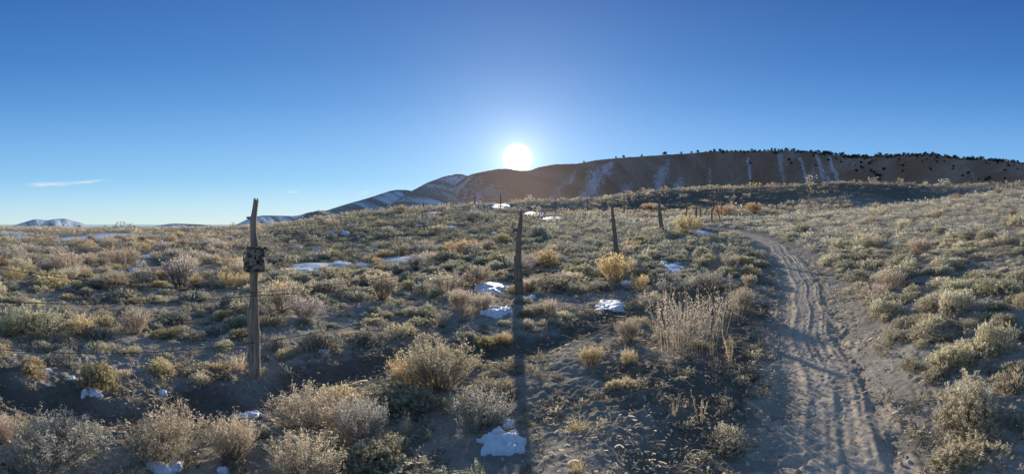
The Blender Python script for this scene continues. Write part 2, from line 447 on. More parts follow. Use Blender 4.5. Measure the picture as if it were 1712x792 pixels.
#@@SETTING
# ------------------------------------------------------------------ ground sheet
def make_ground():
    az = np.concatenate([np.linspace(-pi, -1.45, 40, endpoint=False), np.linspace(-1.45, 1.45, 1300), np.linspace(1.45, pi, 40, endpoint=False)[1:]])
    r = np.concatenate([np.linspace(.05, 1.2, 8, endpoint=False), np.exp(np.arange(math.log(1.2), math.log(1.9), .012)), np.exp(np.arange(math.log(1.9), math.log(11), .0046)), np.exp(np.arange(math.log(11), math.log(135), .0068)), np.exp(np.linspace(math.log(135), math.log(30000), 70))])
    A, R = np.meshgrid(az, r)
    x = R*np.sin(A); y = R*np.cos(A)
    z = gz(x.ravel(), y.ravel()).reshape(x.shape)
    # crumbly surface, finer where it is nearer
    rd, arc, side = poly_dist(x, y, ROAD_C)
    off = sstep(.45, .95, rd)
    n1 = np.abs(perlin(x/.32, y/.32, 31)); n2 = np.abs(perlin(x/.15+9, y/.15, 33)); n3 = perlin(x/.06, y/.06, 35)
    k1 = (1-sstep(14, 34, R)); k2 = (1-sstep(7, 16, R)); k3 = (1-sstep(3.5, 8, R))
    rough = .5+.8*sstep(-.2, .5, perlin(x/1.7, y/1.7, 41))
    z = z + off*rough*(k1*.040*(.45-n1) + k2*.030*(.45-n2)*(.3+1.2*sstep(-.3, .4, perlin(x/.5, y/.45, 38))) + k3*.012*n3 + k3*.010*(.4-np.abs(perlin(x/.1, y/.09, 39)))) + off*k1*.018*perlin(x/.55, y/.5, 37)
    z = z + (1-sstep(25, 70, R))*sstep(8, 20, R)*.06*perlin(x/.9, y/.9, 44)
    z = np.where(rd < .62, z-.04*(1-sstep(.25, .6, rd))*(1-sstep(40, 46, R)), z)
    V = np.stack([x, y, z], -1)
    wd, _, _ = poly_dist(x, y, WASH)
    damp_shade = np.maximum((1-sstep(.15, .75, wd+.5*fbm(x/.7, y/.7, 3, 81))), (sstep(-2.7, -1.9, rd*side)*(1-sstep(-.75, -.45, rd*side))*(1-sstep(9, 14, R))*sstep(-.5, .3, fbm(x/1.1, y/1.1, 3, 83))))*(R < 16)  # damp soil along the wash; painted shade in the strip left of the track
    pxa = CX+F*A; damp_shade = np.maximum(damp_shade, .85*sstep(58, 70, R)*(1-sstep(83, 92, R))*sstep(900, 1080, pxa)*(1-.5*sstep(1500, 1600, pxa))); damp_shade = np.maximum(damp_shade, .6*sstep(14, 20, R)*(1-sstep(55, 70, R))*sstep(400, 520, pxa)*(1-sstep(860, 960, pxa)))  # painted shade: the bank face, then the rise facing away from the sun
    me = mesh_np('ground', V, grid_quads(len(r), len(az), True)[:, ::-1], smooth=True, attr={'damp_shade': damp_shade})
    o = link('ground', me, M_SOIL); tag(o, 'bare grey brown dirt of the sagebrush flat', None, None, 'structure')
make_ground()

def make_road():
    P = ROAD; T = np.gradient(P, axis=0); T /= np.linalg.norm(T, axis=1)[:, None]
    Nn = np.stack([T[:, 1], -T[:, 0]], 1)
    # resample finely along the path
    s0 = np.concatenate([[0], np.cumsum(np.hypot(*(np.diff(P, axis=0).T)))])
    s = [0.0]
    while s[-1] < s0[-1]-.3:
        s.append(s[-1] + (.022 if s[-1] < 9 else .05 if s[-1] < 18 else .12))
    s = np.array(s)
    px = np.interp(s, s0, P[:, 0]); py = np.interp(s, s0, P[:, 1]); nx = np.interp(s, s0, Nn[:, 0]); ny = np.interp(s, s0, Nn[:, 1])
    u = np.linspace(-.95, .95, 130)
    S, U = np.meshgrid(s, u, indexing='ij')
    wob = .10*perlin(S/1.9, S*0+3, 51)
    x = px[:, None]+nx[:, None]*U; y = py[:, None]+ny[:, None]*U
    z = gz(x.ravel(), y.ravel()).reshape(x.shape)
    Uw = U+wob
    def rut(c, w, d):
        q = (Uw-c)/w
        return -d*np.exp(-q**4) + d*.75*(np.exp(-((np.abs(q)-1.35)/.33)**2))
    fade = 1-sstep(16, 34, S)
    brk = sstep(-.35, .25, perlin(x/.45, y/.6, 70)+.4*perlin(x/.16, y/.2, 72))
    prof = rut(-.36, .12, .014) + (.35+.65*brk)*rut(.14, .075, .018)*(.7+.6*perlin(S/1.3, S*0, 52)) + (.35+.65*brk)*rut(.42, .085, .022)*(.6+.6*perlin(S/2.2, S*0, 53)) + rut(.05, .07, .018)*sstep(-.1,.3,perlin(S/3., S*0+8, 57)) + rut(.72, .07, .02)*sstep(0,.3,perlin(S/2., S*0+5, 59))
    tread = .006*np.sin(S*2*pi/.075 + 5*np.abs(Uw-.0)*6)*(np.exp(-((Uw+.52)/.15)**4)+np.exp(-((Uw-.22)/.11)**4))*(perlin(x*1.1, y*1.1, 58) > -.15)
    clod = .011*(.45-np.abs(perlin(x/.17, y/.17, 61)))*(.6+perlin(x/.8, y/.8, 62)) + .013*(.45-np.abs(perlin(x/.085, y/.085, 63)))*(.7+perlin(x/.6, y/.6, 60)) + .012*(.45-np.abs(perlin(x/.042, y/.042, 69))) + .010*perlin(x/.5, y/.5, 64)
    z = z + fade*(prof + tread) + clod*fade + .004
    ed = sstep(.38, .85, np.abs(U)+.30*fbm(x/.5, y/.5, 3, 66)+.22*fbm(x/.14, y/.14, 2, 67))
    z = z - .055*ed
    me = mesh_np('dirt_road', np.stack([x, y, z], -1), grid_quads(len(s), len(u)), smooth=True, attr={'edge': sstep(.05, .62, np.abs(U+.05)+.35*fbm(x/.4, y/.9, 3, 68))})
    o = link('dirt_road', me, M_ROAD); tag(o, 'rutted two track dirt road curving up from the lower right', None, None, 'structure')
make_road()

# ------------------------------------------------------------------ far hills
def hill_strip(name, label, sky_pts, dist, base_px, face, shear, snow_fn, mat, drop=1.0, gul=.085, kind='structure', seed=0, back=250, nx=700, nr=150):
    """a ridge from its skyline: crest at dist(px), the face runs down towards us over `face` metres to the height seen at base_px"""
    xs = np.linspace(sky_pts[0][0], sky_pts[-1][0], nx)
    ys = np.interp(xs, [p[0] for p in sky_pts], [p[1] for p in sky_pts])
    kk = np.exp(-.5*(np.arange(-6, 7)/2.2)**2); kk /= kk.sum()
    ys = np.convolve(np.pad(ys, 6, mode='edge'), kk, 'valid')
    az = (xs-CX)/F
    rc = np.interp(xs, [p[0] for p in dist], [p[1] for p in dist])
    zc = EYE+(CY-ys)/F*rc
    by = np.interp(xs, [p[0] for p in base_px], [p[1] for p in base_px])
    t = np.concatenate([np.linspace(0, 1, nr), 1+np.linspace(0, 1, 14)[1:]])      # 0 base, 1 crest, then the back
    TT, AA = np.meshgrid(t, az, indexing='ij')
    fc = np.interp(xs, [p[0] for p in face], [p[1] for p in face])[None, :]
    rb = rc[None, :]-fc
    zb = EYE+(CY-by[None, :])/F*rb
    tf = np.clip(TT, 0, 1)
    r = rb + fc*tf + np.clip(TT-1, 0, 1)*back
    prof = tf**1.12
    z = zb+(zc[None, :]-zb)*prof - np.clip(TT-1, 0, 1)*.0*back
    s = AA*rc[None, :].mean()
    sh = np.interp(xs, [p[0] for p in shear], [p[1] for p in shear])[None, :]
    hgt = np.maximum(zc[None, :]-zb, 4)
    c = s - sh*(1-tf)*hgt
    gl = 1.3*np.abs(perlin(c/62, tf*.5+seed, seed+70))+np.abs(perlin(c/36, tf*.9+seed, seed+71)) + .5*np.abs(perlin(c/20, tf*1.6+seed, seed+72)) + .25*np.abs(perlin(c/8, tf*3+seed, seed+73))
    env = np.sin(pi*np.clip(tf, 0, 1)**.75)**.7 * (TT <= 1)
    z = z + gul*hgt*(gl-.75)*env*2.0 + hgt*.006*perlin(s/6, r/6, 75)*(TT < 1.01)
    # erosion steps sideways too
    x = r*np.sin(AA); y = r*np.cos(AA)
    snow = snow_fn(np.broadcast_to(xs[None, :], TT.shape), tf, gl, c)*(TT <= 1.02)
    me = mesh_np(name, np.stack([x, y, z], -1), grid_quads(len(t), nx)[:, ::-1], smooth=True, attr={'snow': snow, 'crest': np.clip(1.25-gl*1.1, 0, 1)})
    o = link(name, me, mat); tag(o, label, None, None, kind)
    def at(px, tt):
        i = np.clip((px-xs[0])/(xs[1]-xs[0]), 0, nx-1.01); j = tt*(nr-1)
        i0, j0 = int(i), int(min(j, nr-1))
        return float(x[j0, i0]), float(y[j0, i0]), float(z[j0, i0])
    return at

HZ = srgb(120, 130, 140)
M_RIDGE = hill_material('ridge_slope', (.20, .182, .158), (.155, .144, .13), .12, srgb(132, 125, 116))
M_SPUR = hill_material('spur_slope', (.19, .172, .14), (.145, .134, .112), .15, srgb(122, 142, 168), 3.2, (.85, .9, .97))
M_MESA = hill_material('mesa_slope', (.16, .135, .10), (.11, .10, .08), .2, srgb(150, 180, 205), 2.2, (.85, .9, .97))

def snow_main(px, tf, gl, c):
    s = np.zeros(px.shape)
    q = px + (1-tf)*0
    # streak bands: (px at crest, px at foot, half width px, t0, t1, strength)
    for a, b, w, t0, t1, k in [(792,722,12,.0,.97,.85),(778,706,7,.1,.9,.75),(812,752,9,.2,.9,.45),(862,775,16,.05,.62,.55),(885,800,9,0,.5,.4),(820,770,10,.1,.8,.4),(990,905,10,.05,.7,.5),(1027,972,14,.02,.92,.72),(1008,968,9,.0,.85,.5),(1068,1040,12,.0,.42,.55),
                               (1113,1096,9,.05,.72,.7),(1118,1110,5,.4,.9,.45),(1140,1132,6,.02,.38,1.15),(1137,1138,4,.0,.5,.8),(1187,1187,3,.1,.6,.4),(1250,1256,3,.3,.8,.8),(1300,1315,4,.25,.9,.55),(1306,1308,3,.4,.95,.5),
                               (1323,1362,4,.1,.75,.6),(1358,1396,5,.15,.95,.7),(1382,1412,4,.2,.9,.85),(1345,1375,3,.1,.6,.4),(1420,1450,3,.4,.9,.3),(1600,1650,3,.2,.8,.3)]:
        ctr = b+(a-b)*tf
        ww = w*(.55+.7*np.clip(1-np.abs(tf-.45)*1.2, 0, 1)) * (1+.5*perlin(tf*7+a, px*0+a, 5))
        s = np.maximum(s, k*np.exp(-((px-ctr)/ww)**2)*sstep(t0-.08, t0+.08, tf)*(1-sstep(t1-.1, t1+.1, tf)))
    return s
def snow_spur(px, tf, gl, c):
    st = perlin(c/19, tf*.35, 91)+.5*perlin(c/8, tf*.7, 92)
    return np.clip(.40+.62*st+.25*perlin(c/70, tf*2, 93), 0, .9)*(1-.4*sstep(.93, 1.0, tf))*(1-.6*sstep(.9, 1.0, tf))
def snow_end(px, tf, gl, c):
    st = perlin(c/24, tf*.6, 95)+.5*perlin(c/9, tf*1.2, 96)
    return np.clip(.72+.8*st, 0, 1.1)*(1-.7*sstep(.85, .98, tf))

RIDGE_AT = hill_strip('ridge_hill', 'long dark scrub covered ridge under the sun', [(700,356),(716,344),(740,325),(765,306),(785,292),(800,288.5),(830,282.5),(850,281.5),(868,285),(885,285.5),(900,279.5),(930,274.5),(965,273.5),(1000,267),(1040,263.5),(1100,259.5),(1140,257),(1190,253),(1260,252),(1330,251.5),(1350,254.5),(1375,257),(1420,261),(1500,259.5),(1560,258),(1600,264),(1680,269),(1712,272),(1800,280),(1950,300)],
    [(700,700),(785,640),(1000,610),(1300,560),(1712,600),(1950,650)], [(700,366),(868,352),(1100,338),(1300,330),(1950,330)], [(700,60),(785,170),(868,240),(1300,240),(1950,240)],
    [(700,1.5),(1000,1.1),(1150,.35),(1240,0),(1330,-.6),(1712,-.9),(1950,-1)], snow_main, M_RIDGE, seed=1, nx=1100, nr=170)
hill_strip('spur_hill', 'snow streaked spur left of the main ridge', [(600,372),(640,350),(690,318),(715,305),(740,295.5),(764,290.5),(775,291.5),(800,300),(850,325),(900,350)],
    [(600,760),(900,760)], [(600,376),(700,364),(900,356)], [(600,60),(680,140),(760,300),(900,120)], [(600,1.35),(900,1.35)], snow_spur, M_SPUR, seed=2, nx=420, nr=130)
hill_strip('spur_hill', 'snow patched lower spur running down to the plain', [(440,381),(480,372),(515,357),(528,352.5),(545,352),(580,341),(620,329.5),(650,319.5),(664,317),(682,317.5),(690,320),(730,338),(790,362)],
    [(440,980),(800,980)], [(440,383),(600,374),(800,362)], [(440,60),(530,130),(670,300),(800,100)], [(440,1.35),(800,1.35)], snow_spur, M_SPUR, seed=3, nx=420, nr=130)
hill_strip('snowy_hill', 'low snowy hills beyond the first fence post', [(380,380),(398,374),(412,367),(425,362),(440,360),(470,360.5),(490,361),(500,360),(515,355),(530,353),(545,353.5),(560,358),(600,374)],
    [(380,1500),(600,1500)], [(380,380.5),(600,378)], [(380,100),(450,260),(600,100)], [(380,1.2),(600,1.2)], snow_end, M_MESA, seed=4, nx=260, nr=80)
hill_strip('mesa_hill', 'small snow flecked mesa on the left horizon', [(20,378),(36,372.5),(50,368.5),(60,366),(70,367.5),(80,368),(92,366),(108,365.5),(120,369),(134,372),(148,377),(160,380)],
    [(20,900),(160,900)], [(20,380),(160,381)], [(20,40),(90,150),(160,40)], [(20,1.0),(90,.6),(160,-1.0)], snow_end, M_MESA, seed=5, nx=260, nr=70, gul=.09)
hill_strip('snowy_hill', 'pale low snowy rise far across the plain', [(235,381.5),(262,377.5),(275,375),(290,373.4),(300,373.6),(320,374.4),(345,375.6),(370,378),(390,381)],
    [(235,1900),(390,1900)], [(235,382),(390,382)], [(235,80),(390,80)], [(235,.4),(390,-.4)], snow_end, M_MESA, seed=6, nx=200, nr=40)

def make_plateau():
    m, t = new_mat('plateau_haze_glow')  # distance haze painted on the plateau as emission
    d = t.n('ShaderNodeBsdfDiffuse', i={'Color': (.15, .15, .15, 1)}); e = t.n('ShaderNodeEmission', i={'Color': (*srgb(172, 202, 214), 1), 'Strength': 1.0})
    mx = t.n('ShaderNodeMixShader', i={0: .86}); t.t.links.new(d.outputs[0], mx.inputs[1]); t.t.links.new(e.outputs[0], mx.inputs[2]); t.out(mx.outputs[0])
    az = np.linspace(-1.5, -.35, 400)
    top = CY-375.2+.7*fbm(az*9, az*0, 4, 99); R0 = 14000
    rows = []
    for rr, f in ((R0, -1.0), (R0+400, .55), (R0+900, 1.0), (R0+4000, 1.0)):
        zz = EYE+(top if f > 0 else -14+0*top)*abs(f)/F*R0
        rows.append(np.stack([rr*np.sin(az), rr*np.cos(az), zz], -1))
    V = np.array(rows)
    o = link('plateau_hills', mesh_np('plateau', V, grid_quads(4, 400)[:, ::-1], smooth=True), m)
    tag(o, 'hazy blue plateau along the far left horizon', None, None, 'structure')
make_plateau()
#@@PLANTS
# ------------------------------------------------------------------ plant prototypes (unit size: about 1 m across)
def sage_mesh(name, rng, n_sprig, n_leaf, leaf, height=.42, lumps=5, col=(.57, .515, .365), stems=True):
    """a dense low cushion of leafy sprigs; one unit across"""
    # lumpy dome: several overlapping hummocks
    ca = rng.uniform(0, 2*pi, lumps); cr = np.sqrt(rng.uniform(0, 1, lumps))*.27
    cx, cy = cr*np.cos(ca), cr*np.sin(ca)*.85; cs = rng.uniform(.17, .27, lumps); chh = rng.uniform(.6, 1.0, lumps)*height
    k = rng.integers(0, lumps, n_sprig)
    th = rng.uniform(0, 2*pi, n_sprig); ph = np.arccos(rng.uniform(-.05, 1, n_sprig))
    D = np.stack([np.sin(ph)*np.cos(th), np.sin(ph)*np.sin(th), np.cos(ph)], -1)
    shell = rng.uniform(.55, 1.0, n_sprig)**.6
    B = np.stack([cx[k]+D[:, 0]*cs[k]*shell, cy[k]+D[:, 1]*cs[k]*shell, np.maximum(D[:, 2]*chh[k]*shell, .0)], -1)
    ax = unit(D*.75+np.array([0, 0, .75])+rng.normal(0, .22, (n_sprig, 3)))
    sl = leaf*rng.uniform(1.6, 3.2, n_sprig)               # sprig length
    Bl = np.repeat(B, n_leaf, 0); Al = np.repeat(ax, n_leaf, 0); u = rng.uniform(0, 1, len(Bl)); Sl = np.repeat(sl, n_leaf)
    P = Bl+Al*(Sl*u)[:, None]
    dl = unit(Al*.55+unit(rng.normal(size=P.shape))*.8)
    L = leaf*rng.uniform(.7, 1.3, len(P)); W = L*rng.uniform(.17, .30, len(P))
    V, Q = rhombs(P, dl, L, W, rng)
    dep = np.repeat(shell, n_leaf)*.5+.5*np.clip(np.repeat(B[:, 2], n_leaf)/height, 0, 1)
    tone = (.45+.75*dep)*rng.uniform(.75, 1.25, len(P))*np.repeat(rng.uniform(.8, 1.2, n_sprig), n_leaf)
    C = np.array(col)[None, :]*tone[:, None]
    warm = np.repeat(rng.uniform(0, 1, n_sprig), n_leaf)[:, None]
    C = C*(1+(warm-.5)*np.array([.22, .06, -.22]))
    parts = [(V, Q, np.repeat(C, 4, 0))]
    if stems:
        n = max(6, n_sprig//9); i = rng.integers(0, n_sprig, n)
        tt = np.linspace(0, 1, 4)[None, :, None]
        A0 = np.stack([cx[k[i]]*.5, cy[k[i]]*.5, np.zeros(n)-.02], -1)[:, None, :]
        Pm = A0*(1-tt)+B[i][:, None, :]*tt; Pm[..., 2] -= (.05*np.sin(pi*tt[..., 0]))
        Vs, Qs = ribbons(Pm, np.full((n, 4), .006)*np.linspace(1.4, .5, 4), rng)
        parts.append((Vs, Qs, np.tile(np.array([.10, .08, .06]), (len(Vs), 1))))
    V, Q, C = merge(parts)
    return mesh_np(name, V, Q, C)

def shrub_parts(rng, n_stem, n_tip, tipL, spread=.55, height=1.0, curve=.25, wid=.0045, col=(.60, .515, .385), stem_col=(.30, .26, .21), twig=3, fuzz=.6):
    """rabbitbrush-like shrub: stems fanning from the root, each branching into twigs with dry flower heads"""
    a = rng.uniform(0, 2*pi, n_stem); rr = np.sqrt(rng.uniform(0, 1, n_stem)); tilt = rr*1.0*spread*1.75
    h = height*rng.uniform(.62, 1.0, n_stem)*np.cos(tilt*.72)
    out = np.stack([np.cos(a), np.sin(a)], -1)
    k = 6; t = np.linspace(0, 1, k)
    rad = np.sin(tilt)[:, None]*height*.66*(t[None, :]**(1-curve))*rng.uniform(.7, 1.1, (n_stem, 1)) + .04*rng.uniform(0, 1, (n_stem, 1))
    jx = np.cumsum(rng.normal(0, .018, (n_stem, k)), 1); jy = np.cumsum(rng.normal(0, .018, (n_stem, k)), 1)
    P = np.stack([out[:, :1]*rad+jx*height, out[:, 1:]*rad+jy*height, h[:, None]*t[None, :]**(1+.15*curve)], -1)
    Vs, Qs = ribbons(P, wid*np.linspace(1.5, .6, k)[None, :]*rng.uniform(.7, 1.4, (n_stem, 1)), rng)
    Cs = np.tile(np.array(stem_col), (len(Vs), 1))*np.repeat(rng.uniform(.6, 1.5, n_stem), k*2)[:, None]
    # twigs off the upper stem
    i = np.repeat(np.arange(n_stem), twig); m = len(i)
    f = rng.uniform(.38, .95, m); fi = f*(k-1); f0 = np.minimum(fi.astype(int), k-2); w = (fi-f0)[:, None]
    B = P[i, f0]*(1-w)+P[i, f0+1]*w
    T = unit(P[i, f0+1]-P[i, f0])
    D = unit(T+np.array([0, 0, .35])+rng.normal(0, .38, (m, 3)))
    L = height*rng.uniform(.10, .24, m)
    tt = np.linspace(0, 1, 4)
    Pt = B[:, None, :]+D[:, None, :]*(L[:, None]*tt[None, :])[..., None]; Pt[..., 2] += (L[:, None]*.25*tt[None, :]**2)
    Vt, Qt = ribbons(Pt, wid*.62*np.linspace(1.1, .5, 4)[None, :]*np.ones((m, 1)), rng)
    Ct = np.tile(np.array(col)*.72, (len(Vt), 1))*np.repeat(rng.uniform(.7, 1.3, m), 8)[:, None]
    # fuzzy heads along twig and stem ends
    E = np.concatenate([Pt[:, -1], Pt[:, 2], P[:, -1]]); DE = np.concatenate([D, D, unit(P[:, -1]-P[:, -2])])
    sel = rng.random(len(E)) < fuzz; E = E[sel]; DE = DE[sel]
    El = np.repeat(E, n_tip, 0); Dl = unit(np.repeat(DE, n_tip, 0)*.7+unit(rng.normal(size=(len(El), 3)))*.85)
    El = El+rng.normal(0, tipL*.45, El.shape)
    Ln = tipL*rng.uniform(.6, 1.4, len(El))
    Vl, Ql = rhombs(El, Dl, Ln, Ln*rng.uniform(.14, .28, len(El)), rng)
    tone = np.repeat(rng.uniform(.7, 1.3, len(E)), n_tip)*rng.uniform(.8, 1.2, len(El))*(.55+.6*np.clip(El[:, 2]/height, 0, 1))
    Cl = np.repeat(np.array(col)[None, :]*tone[:, None], 4, 0)
    return (Vs, Qs, Cs), (Vt, Qt, Ct), (Vl, Ql, Cl)

def tuft_parts(rng, n, height=1.0, spread=.45, wid=.006, col=(.58, .49, .35), heads=.3, droop=.25, root=.10):
    """bunch grass: arching dry blades and a few seed stalks"""
    a = rng.uniform(0, 2*pi, n); lean = rng.beta(1.3, 2.2, n)*spread*2; h = height*rng.uniform(.3, 1.0, n)
    k = 6; t = np.linspace(0, 1, k)[None, :]
    rad = root*np.sqrt(rng.uniform(0, 1, n))[:, None] + (h*np.sin(lean))[:, None]*t**1.5
    z = (h*np.cos(lean*.8))[:, None]*(t-droop*lean[:, None]*t**3)
    P = np.stack([np.cos(a)[:, None]*rad, np.sin(a)[:, None]*rad, z], -1)
    P[:, :, :2] += np.cumsum(rng.normal(0, .010*height, (n, k, 2)), 1)
    W = wid*np.linspace(1.2, .35, k)[None, :]*rng.uniform(.6, 1.4, (n, 1))
    V, Q = ribbons(P, W, rng)
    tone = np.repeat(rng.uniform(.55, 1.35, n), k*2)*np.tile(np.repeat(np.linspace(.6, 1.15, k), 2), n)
    parts = [(V, Q, np.array(col)[None, :]*tone[:, None])]
    m = int(n*heads)
    if m:
        i = rng.choice(n, m, replace=False); nn = 8
        u = rng.uniform(.62, 1.0, (m, nn)); fi = u*(k-1); f0 = np.minimum(fi.astype(int), k-2); w = (fi-f0)[..., None]
        B = P[i[:, None], f0]*(1-w)+P[i[:, None], f0+1]*w
        D = unit(np.array([0, 0, 1.0])+rng.normal(0, .6, (m, nn, 3)))
        L = height*.045*rng.uniform(.6, 1.3, (m, nn))
        V2, Q2 = rhombs(B.reshape(-1, 3), D.reshape(-1, 3), L.ravel(), L.ravel()*.25, rng)
        parts.append((V2, Q2, np.tile(np.array(col)*1.1, (len(V2), 1))))
    return merge(parts)

r_ = lambda s: np.random.default_rng(s)
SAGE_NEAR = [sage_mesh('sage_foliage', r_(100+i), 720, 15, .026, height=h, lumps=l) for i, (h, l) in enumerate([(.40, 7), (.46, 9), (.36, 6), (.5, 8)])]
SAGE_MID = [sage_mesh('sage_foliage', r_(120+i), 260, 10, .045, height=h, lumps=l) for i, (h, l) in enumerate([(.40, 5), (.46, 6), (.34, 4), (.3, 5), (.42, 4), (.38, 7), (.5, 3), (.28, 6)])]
def arr_of(me):
    V = np.empty(len(me.vertices)*3, np.float32); me.vertices.foreach_get('co', V)
    Q = np.empty(len(me.loops), np.int32); me.loops.foreach_get('vertex_index', Q)
    C = np.empty(len(me.vertices)*4, np.float32); me.attributes['tint'].data.foreach_get('color', C)
    return V.reshape(-1, 3), Q.reshape(-1, 4), C.reshape(-1, 4)[:, :3]
def lod(fn, n, seed):
    out = []
    for i in range(n):
        me = fn(i, r_(seed+i))
        if isinstance(me, tuple): out.append(me)
        else: out.append(arr_of(me)); bpy.data.meshes.remove(me)
    return out
SAGE_FAR = lod(lambda i, g: sage_mesh('tmp', g, 44, 5, .085, height=.36+.03*i, lumps=3+i % 3, stems=False), 6, 140)
SAGE_TINY = lod(lambda i, g: sage_mesh('tmp', g, 18, 3, .16, height=.40, lumps=3, stems=False), 6, 150)

def shrub_thing_meshes(seed, near=True, **kw):
    g = r_(seed)
    a, b, c = shrub_parts(g, **kw)
    st = merge([a, b])
    return mesh_np('shrub_stems', *st), mesh_np('shrub_heads', *c)
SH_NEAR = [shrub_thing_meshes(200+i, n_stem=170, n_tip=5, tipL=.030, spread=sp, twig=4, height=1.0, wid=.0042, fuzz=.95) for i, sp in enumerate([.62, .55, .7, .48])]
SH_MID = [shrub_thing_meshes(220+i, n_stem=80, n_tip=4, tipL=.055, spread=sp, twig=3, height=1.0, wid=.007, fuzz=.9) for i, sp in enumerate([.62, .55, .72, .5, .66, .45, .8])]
SH_FAR = lod(lambda i, g: merge(list(shrub_parts(g, 16, 3, .13, spread=.66, twig=2, wid=.014, fuzz=.9, stem_col=(.34, .29, .22)))), 6, 240)
SH_TINY = lod(lambda i, g: merge([(lambda p: p[2])(shrub_parts(g, 9, 2, .22, spread=.7, twig=1, wid=.02, fuzz=1.0))]), 6, 250)
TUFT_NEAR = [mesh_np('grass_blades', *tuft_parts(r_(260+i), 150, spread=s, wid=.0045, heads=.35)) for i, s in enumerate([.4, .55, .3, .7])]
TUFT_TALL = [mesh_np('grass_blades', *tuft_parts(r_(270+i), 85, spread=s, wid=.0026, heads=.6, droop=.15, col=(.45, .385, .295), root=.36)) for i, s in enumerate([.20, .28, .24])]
TUFT_FAR = lod(lambda i, g: tuft_parts(g, 26, spread=.5, wid=.018, heads=0), 5, 280)
def weed_mesh(seed):
    """upright dry weed: a few stalks set with clustered seed heads"""
    g = r_(seed); n = 7; k = 8
    t = np.linspace(0, 1, k)[None, :]; a = g.uniform(0, 2*pi, n); le = g.uniform(.05, .32, n); h = g.uniform(.55, 1, n)
    P = np.stack([np.cos(a)[:, None]*(.05+le[:, None]*t**1.3*h[:, None]), np.sin(a)[:, None]*(.05+le[:, None]*t**1.3*h[:, None]), h[:, None]*t], -1)
    P[:, :, :2] += np.cumsum(g.normal(0, .012, (n, k, 2)), 1)
    V, Q = ribbons(P, np.full((n, k), .007), g); C = np.tile(np.array([.38, .31, .22]), (len(V), 1))
    nn = 60; u = g.uniform(.3, 1, (n, nn)); fi = u*(k-1); f0 = np.minimum(fi.astype(int), k-2); w = (fi-f0)[..., None]; i = np.arange(n)[:, None]
    B = P[i, f0]*(1-w)+P[i, f0+1]*w + g.normal(0, .012, (n, nn, 3))
    D = unit(np.array([0, 0, .7])+g.normal(0, .8, (n, nn, 3))); L = g.uniform(.02, .05, (n, nn))
    V2, Q2 = rhombs(B.reshape(-1, 3), D.reshape(-1, 3), L.ravel(), L.ravel()*.3, g)
    C2 = np.array([.50, .41, .28])[None, :]*np.repeat(g.uniform(.6, 1.3, n*nn), 4)[:, None]
    return mesh_np('weed_stalks', *merge([(V, Q, C), (V2, Q2, C2)]))
WEED = [weed_mesh(300+i) for i in range(3)]

# ------------------------------------------------------------------ plants as things
placed = []      # x, y, radius, used to keep plants apart
TINT = {'tan': (1.0, .97, .93), 'grey': (.82, .86, .98), 'orange': (1.14, .93, .68), 'yellow': (1.2, 1.05, .70), 'pale': (1.1, 1.08, 1.05), 'brown': (.8, .68, .55),
        'sage': (1, 1, 1), 'silver': (1.08, 1.08, 1.08), 'green': (1.02, .97, .80), 'dark': (.62, .68, .68), 'gold': (1.15, 1.06, .78)}

def empty(name, loc, rz=0):
    o = bpy.data.objects.new(name, None); COL.objects.link(o); o.location = loc; o.rotation_euler = (0, 0, rz); o.empty_display_size = .1
    return o

def jit(c, g=.12):
    f = random.uniform(1-g*1.3, 1+g*1.3)
    return tuple(max(.05, v*f*random.uniform(.97, 1.03)) for v in c) + (1,)

def put_sage(x, y, w, h, tint='sage', label=None, group=None, near=False, rz=None, lean=0):
    protos = SAGE_NEAR if near else SAGE_MID
    me = random.choice(protos)
    root = bpy.data.objects.new('sagebrush', me); COL.objects.link(root)
    if not me.materials: me.materials.append(M_LEAF)
    root.location = (x, y, gz1(x, y)-.015); root.rotation_euler = (0, 0, random.uniform(0, 6.28) if rz is None else rz)
    root.scale = (w*random.uniform(.9, 1.25), w*random.uniform(.75, 1.05), h/.42)
    root.color = jit(TINT[tint], .1)
    tag(root, label, 'sagebrush', group); placed.append((x, y, w*.5)); return root

def put_shrub(x, y, w, h, tint='tan', label=None, group=None, near=False, rz=None, spread=None):
    st, hd = random.choice(SH_NEAR if near else SH_MID)
    root = empty('dry_shrub', (x, y, gz1(x, y)-.02), random.uniform(0, 6.28) if rz is None else rz)
    root.scale = (w/1.1, w/1.1, h)
    c = jit(TINT[tint], .08)
    for nm, me in (('stems', st), ('seed_heads', hd)):
        if not me.materials: me.materials.append(M_DRY)
        o = bpy.data.objects.new(nm, me); COL.objects.link(o); o.parent = root; o.color = c
    tag(root, label, 'shrub', group); placed.append((x, y, w*.45)); return root

def put_tuft(x, y, w, h, tint='tan', label=None, group=None, tall=False, weed=False):
    me = random.choice(WEED if weed else TUFT_TALL if tall else TUFT_NEAR)
    nm = 'dry_weed' if weed else 'grass_tuft'
    o = bpy.data.objects.new(nm, me); COL.objects.link(o)
    if not me.materials: me.materials.append(M_DRY)
    o.location = (x, y, gz1(x, y)-.015); o.rotation_euler = (0, 0, random.uniform(0, 6.28)); o.scale = (w, w, h); o.color = jit(TINT[tint], .1)
    tag(o, label, 'weed' if weed else 'grass tuft', group); placed.append((x, y, w*.3)); return o

def px_put(fn, cx, by, wpx, hpx, **kw):
    """a plant standing where the photo shows its foot, sized by its distance"""
    x, y, z, r = spot(cx, by)
    s = r/F
    return fn(x, y, wpx*s*(1.2 if fn is put_sage else 1.0), hpx*s*((.80 if fn is put_sage else .84) if r < 6.5 else 1.0), near=r < 8.5, **kw) if fn is not put_tuft else fn(x, y, wpx*s, hpx*s, **kw)

